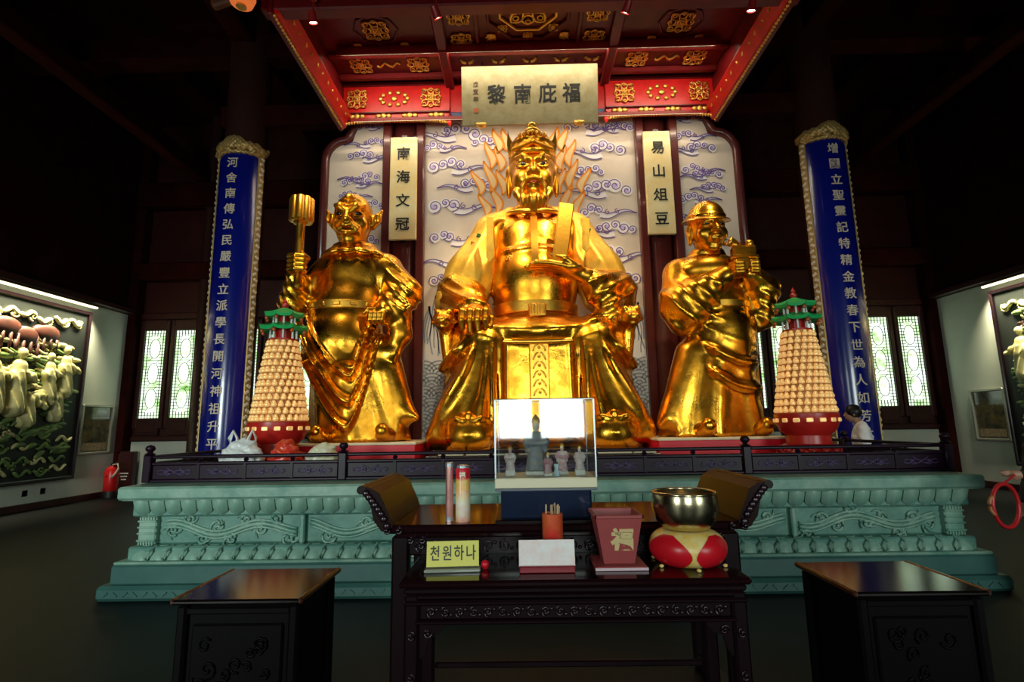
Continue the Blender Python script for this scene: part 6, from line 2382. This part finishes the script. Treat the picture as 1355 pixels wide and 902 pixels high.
# ------------------------------------------------------------------ people
def person(px, py, H, face, cloth_top, cloth_low, lab, nod=.25, hand_target=None, sleeves=False):
    """standing figure; face = heading angle the chest points to (0 = -y); built facing -y and turned"""
    R = root('person', (px, py, 0), lab, 'person')
    s = H / 1.70
    SK = mat('skin', (.42, .22, .14), .5)
    HAIR = mat('black_hair', (.008, .007, .007), .4)
    SHOE = mat('dark_shoe', (.01, .01, .012), .4)
    ca, sa = math.cos(face), math.sin(face)
    M = np.array([[ca * s, -sa * s, 0, px], [sa * s, ca * s, 0, py], [0, 0, s, 0], [0, 0, 0, 1.0]])
    hx = .06 * math.sin(nod)
    hy = -.16 * math.sin(nod)
    elb, wri = {}, {}
    for q in (-1, 1):
        elb[q] = (q * .25, .03, 1.10)
        wri[q] = (q * .23, -.10, .88)
    if hand_target:
        q, e_, w_ = hand_target
        elb[q], wri[q] = e_, w_
    # body: head, neck, arms, hands, legs in one surface
    f = Field((-.62, -.62, .04), (.62, .36, 1.78), .0115)
    f.ell((0, .0, 1.22), (.17, .10, .26), .06)
    f.ell((0, .01, .95), (.16, .11, .14), .08)
    f.cap((0, .01, 1.40), (0, hy * .5, 1.50), .058, .054, .04)
    f.ell((0, hy + .0, 1.605), (.075, .095, .112), .02)
    f.ell((0, hy - .045, 1.545), (.055, .055, .055), .03)
    f.cap((0, hy - .092, 1.61), (0, hy - .108, 1.575), .011, .017, .015)
    f.chain([(-.022, hy - .092, 1.535), (.022, hy - .092, 1.535)], .010, .008)
    for q in (-1, 1):
        f.ell((q * .030, hy - .100, 1.615), (.018, .02, .010), .01, sub=True)
        f.ell((q * .076, hy + .012, 1.60), (.012, .022, .032), .01)
        f.chain([(q * .17, .015, 1.385), elb[q], wri[q]], [.062, .045, .030], .03)
        w_ = np.array(wri[q])
        d = w_ - np.array(elb[q])
        d = d / np.linalg.norm(d)
        pl = w_ + d * .055
        f.cap(w_, pl, .030, .036, .02)
        side = np.array([0, 1, 0]) if abs(d[1]) < .8 else np.array([0, 0, 1])
        for k, L in enumerate((.062, .075, .070, .055)):
            b0 = pl + side * (.024 - .016 * k) + d * .02
            in_ = np.array([-q * .35, 0, 0])
            f.chain([b0, b0 + d * L * .55 + in_ * .01, b0 + d * L + in_ * .06], [.0095, .009, .007], .004)
        t0 = w_ + d * .02 - side * .028
        f.chain([t0, t0 - side * .016 + d * .03, t0 - side * .016 + d * .055], [.012, .0105, .008], .006)
        f.chain([(q * .09, .01, .90), (q * .095, -.01, .48), (q * .095, .02, .10)], [.088, .06, .042], .05)
    bd = f.build('body', SK, R, xf=M)
    # hair
    f = Field((-.14, hy - .16, 1.46), (.14, hy + .16, 1.76), .0105)
    f.ell((0, hy + .014, 1.632), (.090, .108, .108), .02)
    f.ell((0, hy - .105, 1.56), (.070, .07, .085), .02, sub=True)
    f.box((0, hy, 1.46), (.2, .2, .06), .01, .02, sub=True)
    f.disp(lambda X, Y, Z: .006 * ridge(X * 160 + 60 * Y, 1) + 0 * Z, (-.2, -.5, 1.4), (.2, .5, 1.8))
    f.build('hair', HAIR, R, xf=M)
    # shirt with short sleeves
    f = Field((-.42, -.5, .80), (.42, .32, 1.50), .0125)
    f.ell((0, .0, 1.24), (.195, .125, .24), .06)
    f.cone(.84, 1.26, lambda t: 0 * t, lambda t: .005 + 0 * t, lambda t: .185 + .012 * t, lambda t: .135 - .012 * t, .05,
           lambda a, t, k0: .006 * ridge(a * 11 + 4 * t, 2))
    for q in (-1, 1):
        e_ = np.array(elb[q])
        a_ = np.array((q * .165, .015, 1.385))
        f.cap(a_, a_ + (e_ - a_) * (1.0 if sleeves else .78), .078, .066, .04)
        if sleeves:
            w2 = np.array(wri[q])
            f.cap(e_, e_ + (w2 - e_) * .92, .062, .046, .03)
    f.cap((-.05, .012, 1.42), (.05, .012, 1.42), .075, .075, .03)
    f.cap((0, hy * .5 - .01, 1.56), (0, 0, 1.44), .062, .05, .01, sub=True)
    f.disp(lambda X, Y, Z: .006 * ridge(X * 28 + Z * 45 + 20 * Y, 2), (-.5, -.5, .8), (.5, .4, 1.4))
    f.build('shirt', cloth_top, R, xf=M)
    f = Field((-.24, -.2, .03), (.24, .22, .98), .0135)
    f.ell((0, .012, .90), (.178, .132, .12), .05)
    for q in (-1, 1):
        f.chain([(q * .088, .012, .86), (q * .096, -.008, .48), (q * .097, .02, .06)], [.108, .084, .075], .03)
    f.build('trousers', cloth_low, R, xf=M)
    for q in (-1, 1):
        f = Field((q * .097 - .09, -.22, -.002), (q * .097 + .09, .14, .15), .0105)
        f.ell((q * .097, -.05, .045), (.052, .145, .05), .02)
        f.box((q * .097, -.045, .012), (.05, .14, .014), .01, .01)
        f.ell((q * .097, .03, .08), (.05, .055, .05), .02)
        f.build('shoe', SHOE, R, xf=M)
    return R

person(4.80, 7.90, 1.68, math.radians(-118), mat('white_shirt', (.88, .86, .88), .7), mat('dark_trousers', (.02, .02, .03), .7),
       'person in a white shirt with head bowed, standing beyond the railing at the right', nod=.55)
person(4.09, 4.42, 1.52, math.radians(-90), mat('black_top', (.010, .010, .013), .7), mat('black_trousers', (.008, .008, .010), .7),
       'person in black clothes at the right edge holding a red hoop', nod=.1, hand_target=(1, (.20, -.17, 1.15), (.13, -.40, 1.17)), sleeves=True)

# ------------------------------------------------------------------ lamps of the canopy
SPOTW = mat('lamp_glow', (1, .95, .85), .4, emit=(1.0, .86, .6), estr=14)
SPOTB = mat('lamp_body_red', (.30, .012, .012), .35)


def spot_lamp(x, y, z, target, lab, power, ang, group='canopy spot lamps'):
    R = root('spot_lamp', (x, y, z), lab, 'lamp', group)
    d = (Vector(target) - Vector((x, y, z))).normalized()
    M = d.to_track_quat('-Z', 'Y').to_matrix().to_4x4()
    M.translation = Vector((x, y, z))
    MB().lathe([(.030, .09), (.045, .08), (.055, -.05), (.058, -.06), (.052, -.06), (.045, -.02)], 16).build('lamp_body', SPOTB, R, smooth='auto', xf=M)
    MB().lathe([(.044, -.035), (.046, -.045), (.030, -.050)], 16).build('lamp_lens', SPOTW, R, xf=M)
    MB().tube([(x, y, z + .05), (x, y, z + .30)], .010, 6).build('stem', SPOTB, R)
    MB().lathe([(.04, z + .26), (.04, z + .32)], 12, (x, y, 0)).build('ceiling_rose', SPOTB, R)
    p = Vector((x, y, z)) + d * .09
    light('spot_lamp_light', 'SPOT', p, target, power, WARM, .05, spot=ang, blend=.6)

SPOTS = True
spot_lamp(-1.19, 5.80, 6.62, (-.1, 7.6, 4.0), 'left spot lamp under the front beam of the canopy', 400, 70)
spot_lamp(1.20, 5.80, 6.62, (.15, 7.6, 4.0), 'right spot lamp under the front beam of the canopy', 400, 70)
spot_lamp(-2.75, 5.80, 6.60, (-2.5, 7.1, 3.2), 'spot lamp above the mace bearer', 260, 55)
spot_lamp(2.75, 5.80, 6.60, (2.45, 7.1, 3.2), 'spot lamp above the hat-wearing attendant', 260, 55)
# added strip lamp, hidden inside the canopy, to brighten the painted screen
R = root('added_canopy_strip', (0, 7.60, 7.5), 'added hidden strip lamp on the canopy ceiling washing the painted screen', 'lamp')
MB().box((0, 7.62, 7.55), (6.2, .07, .05), b=.01).build('lamp_housing', SPOTB, R)
MB().box((0, 7.62, 7.52), (6.1, .04, .02)).build('lamp_tube', mat('added_strip_tube', (.9, .9, .8), .5, emit=(1.0, .85, .55), estr=1.5), R)
MB().box((0, 7.55, 7.52), (6.2, .02, .15), b=.004).build('lamp_shade', SPOTB, R)
light('added_canopy_strip_light', 'AREA', (0, 7.62, 7.50), (0, 8.85, 5.2), 70, (1.0, .86, .62), 6.1, .06)
# second added lamp, out of sight under the rear valance, washing the screen
R = root('added_valance_strip', (0, 8.34, 6.8), 'added slim strip lamp hidden under the rear valance of the canopy', 'lamp')
MB().box((0, 8.36, 6.815), (6.2, .05, .03), b=.006).build('lamp_housing', SPOTB, R)
MB().box((0, 8.335, 6.80), (6.2, .008, .06), b=.002).build('lamp_shade', SPOTB, R)
MB().box((0, 8.36, 6.795), (6.1, .03, .012)).build('lamp_tube', mat('added_strip_tube', (.9, .9, .8), .5), R)
light('added_valance_strip_light', 'AREA', (0, 8.365, 6.78), (0, 8.72, 5.6), 26, (1.0, .86, .64), 6.1, .05)
R = root('hanging_lantern', (-3.55, 5.6, 6.6), 'orange lantern hanging at the upper left outside the canopy', 'lantern')
lz = 6.62
MB().lathe([(.05, lz), (.13, lz + .03), (.16, lz + .12), (.13, lz + .22), (.05, lz + .25)], 20, (-3.55, 5.6, 0)).build('lantern_shade', mat('lantern_orange', (.6, .16, .05), .5, emit=(1.0, .22, .05), estr=.5), R, smooth='auto')
MB().tube([(-3.55, 5.6, lz + .24), (-3.55, 5.6, 8.66)], .012, 6).build('cord', DARKWOOD, R)
MB().lathe([(.06, lz - .02), (.06, lz + .01)], 12, (-3.55, 5.6, 0)).build('lower_cap', GILT, R)

R = root('red_hoop', (3.58, 4.30, .64), 'red hoop hanging from the hand of the person in black', 'hoop')
m = MB()
m.tube([(3.58 + .145 * math.cos(a), 4.32 + .05 * math.cos(a), .812 + .165 * math.sin(a)) for a in np.linspace(0, 2 * math.pi, 33)], .016, 8, cap=False, up=(0, 1, 0))
m.build('rim', mat('hoop_red', (.45, .012, .015), .4), R, smooth=True)
m = MB()
m.tube([(3.46 + .05 * math.cos(a), 4.27, .82 + .07 * math.sin(a)) for a in np.linspace(1.8, 4.4, 10)], .014, 6)
m.build('tassel', mat('hoop_tan', (.40, .16, .06), .5), R, smooth=True)
MB().tube([(3.58, 4.32, .975), (3.63, 4.30, 1.02), (3.66, 4.29, 1.05)], .008, 6).build('cord', mat('hoop_red', (.45, .012, .015), .4), R)
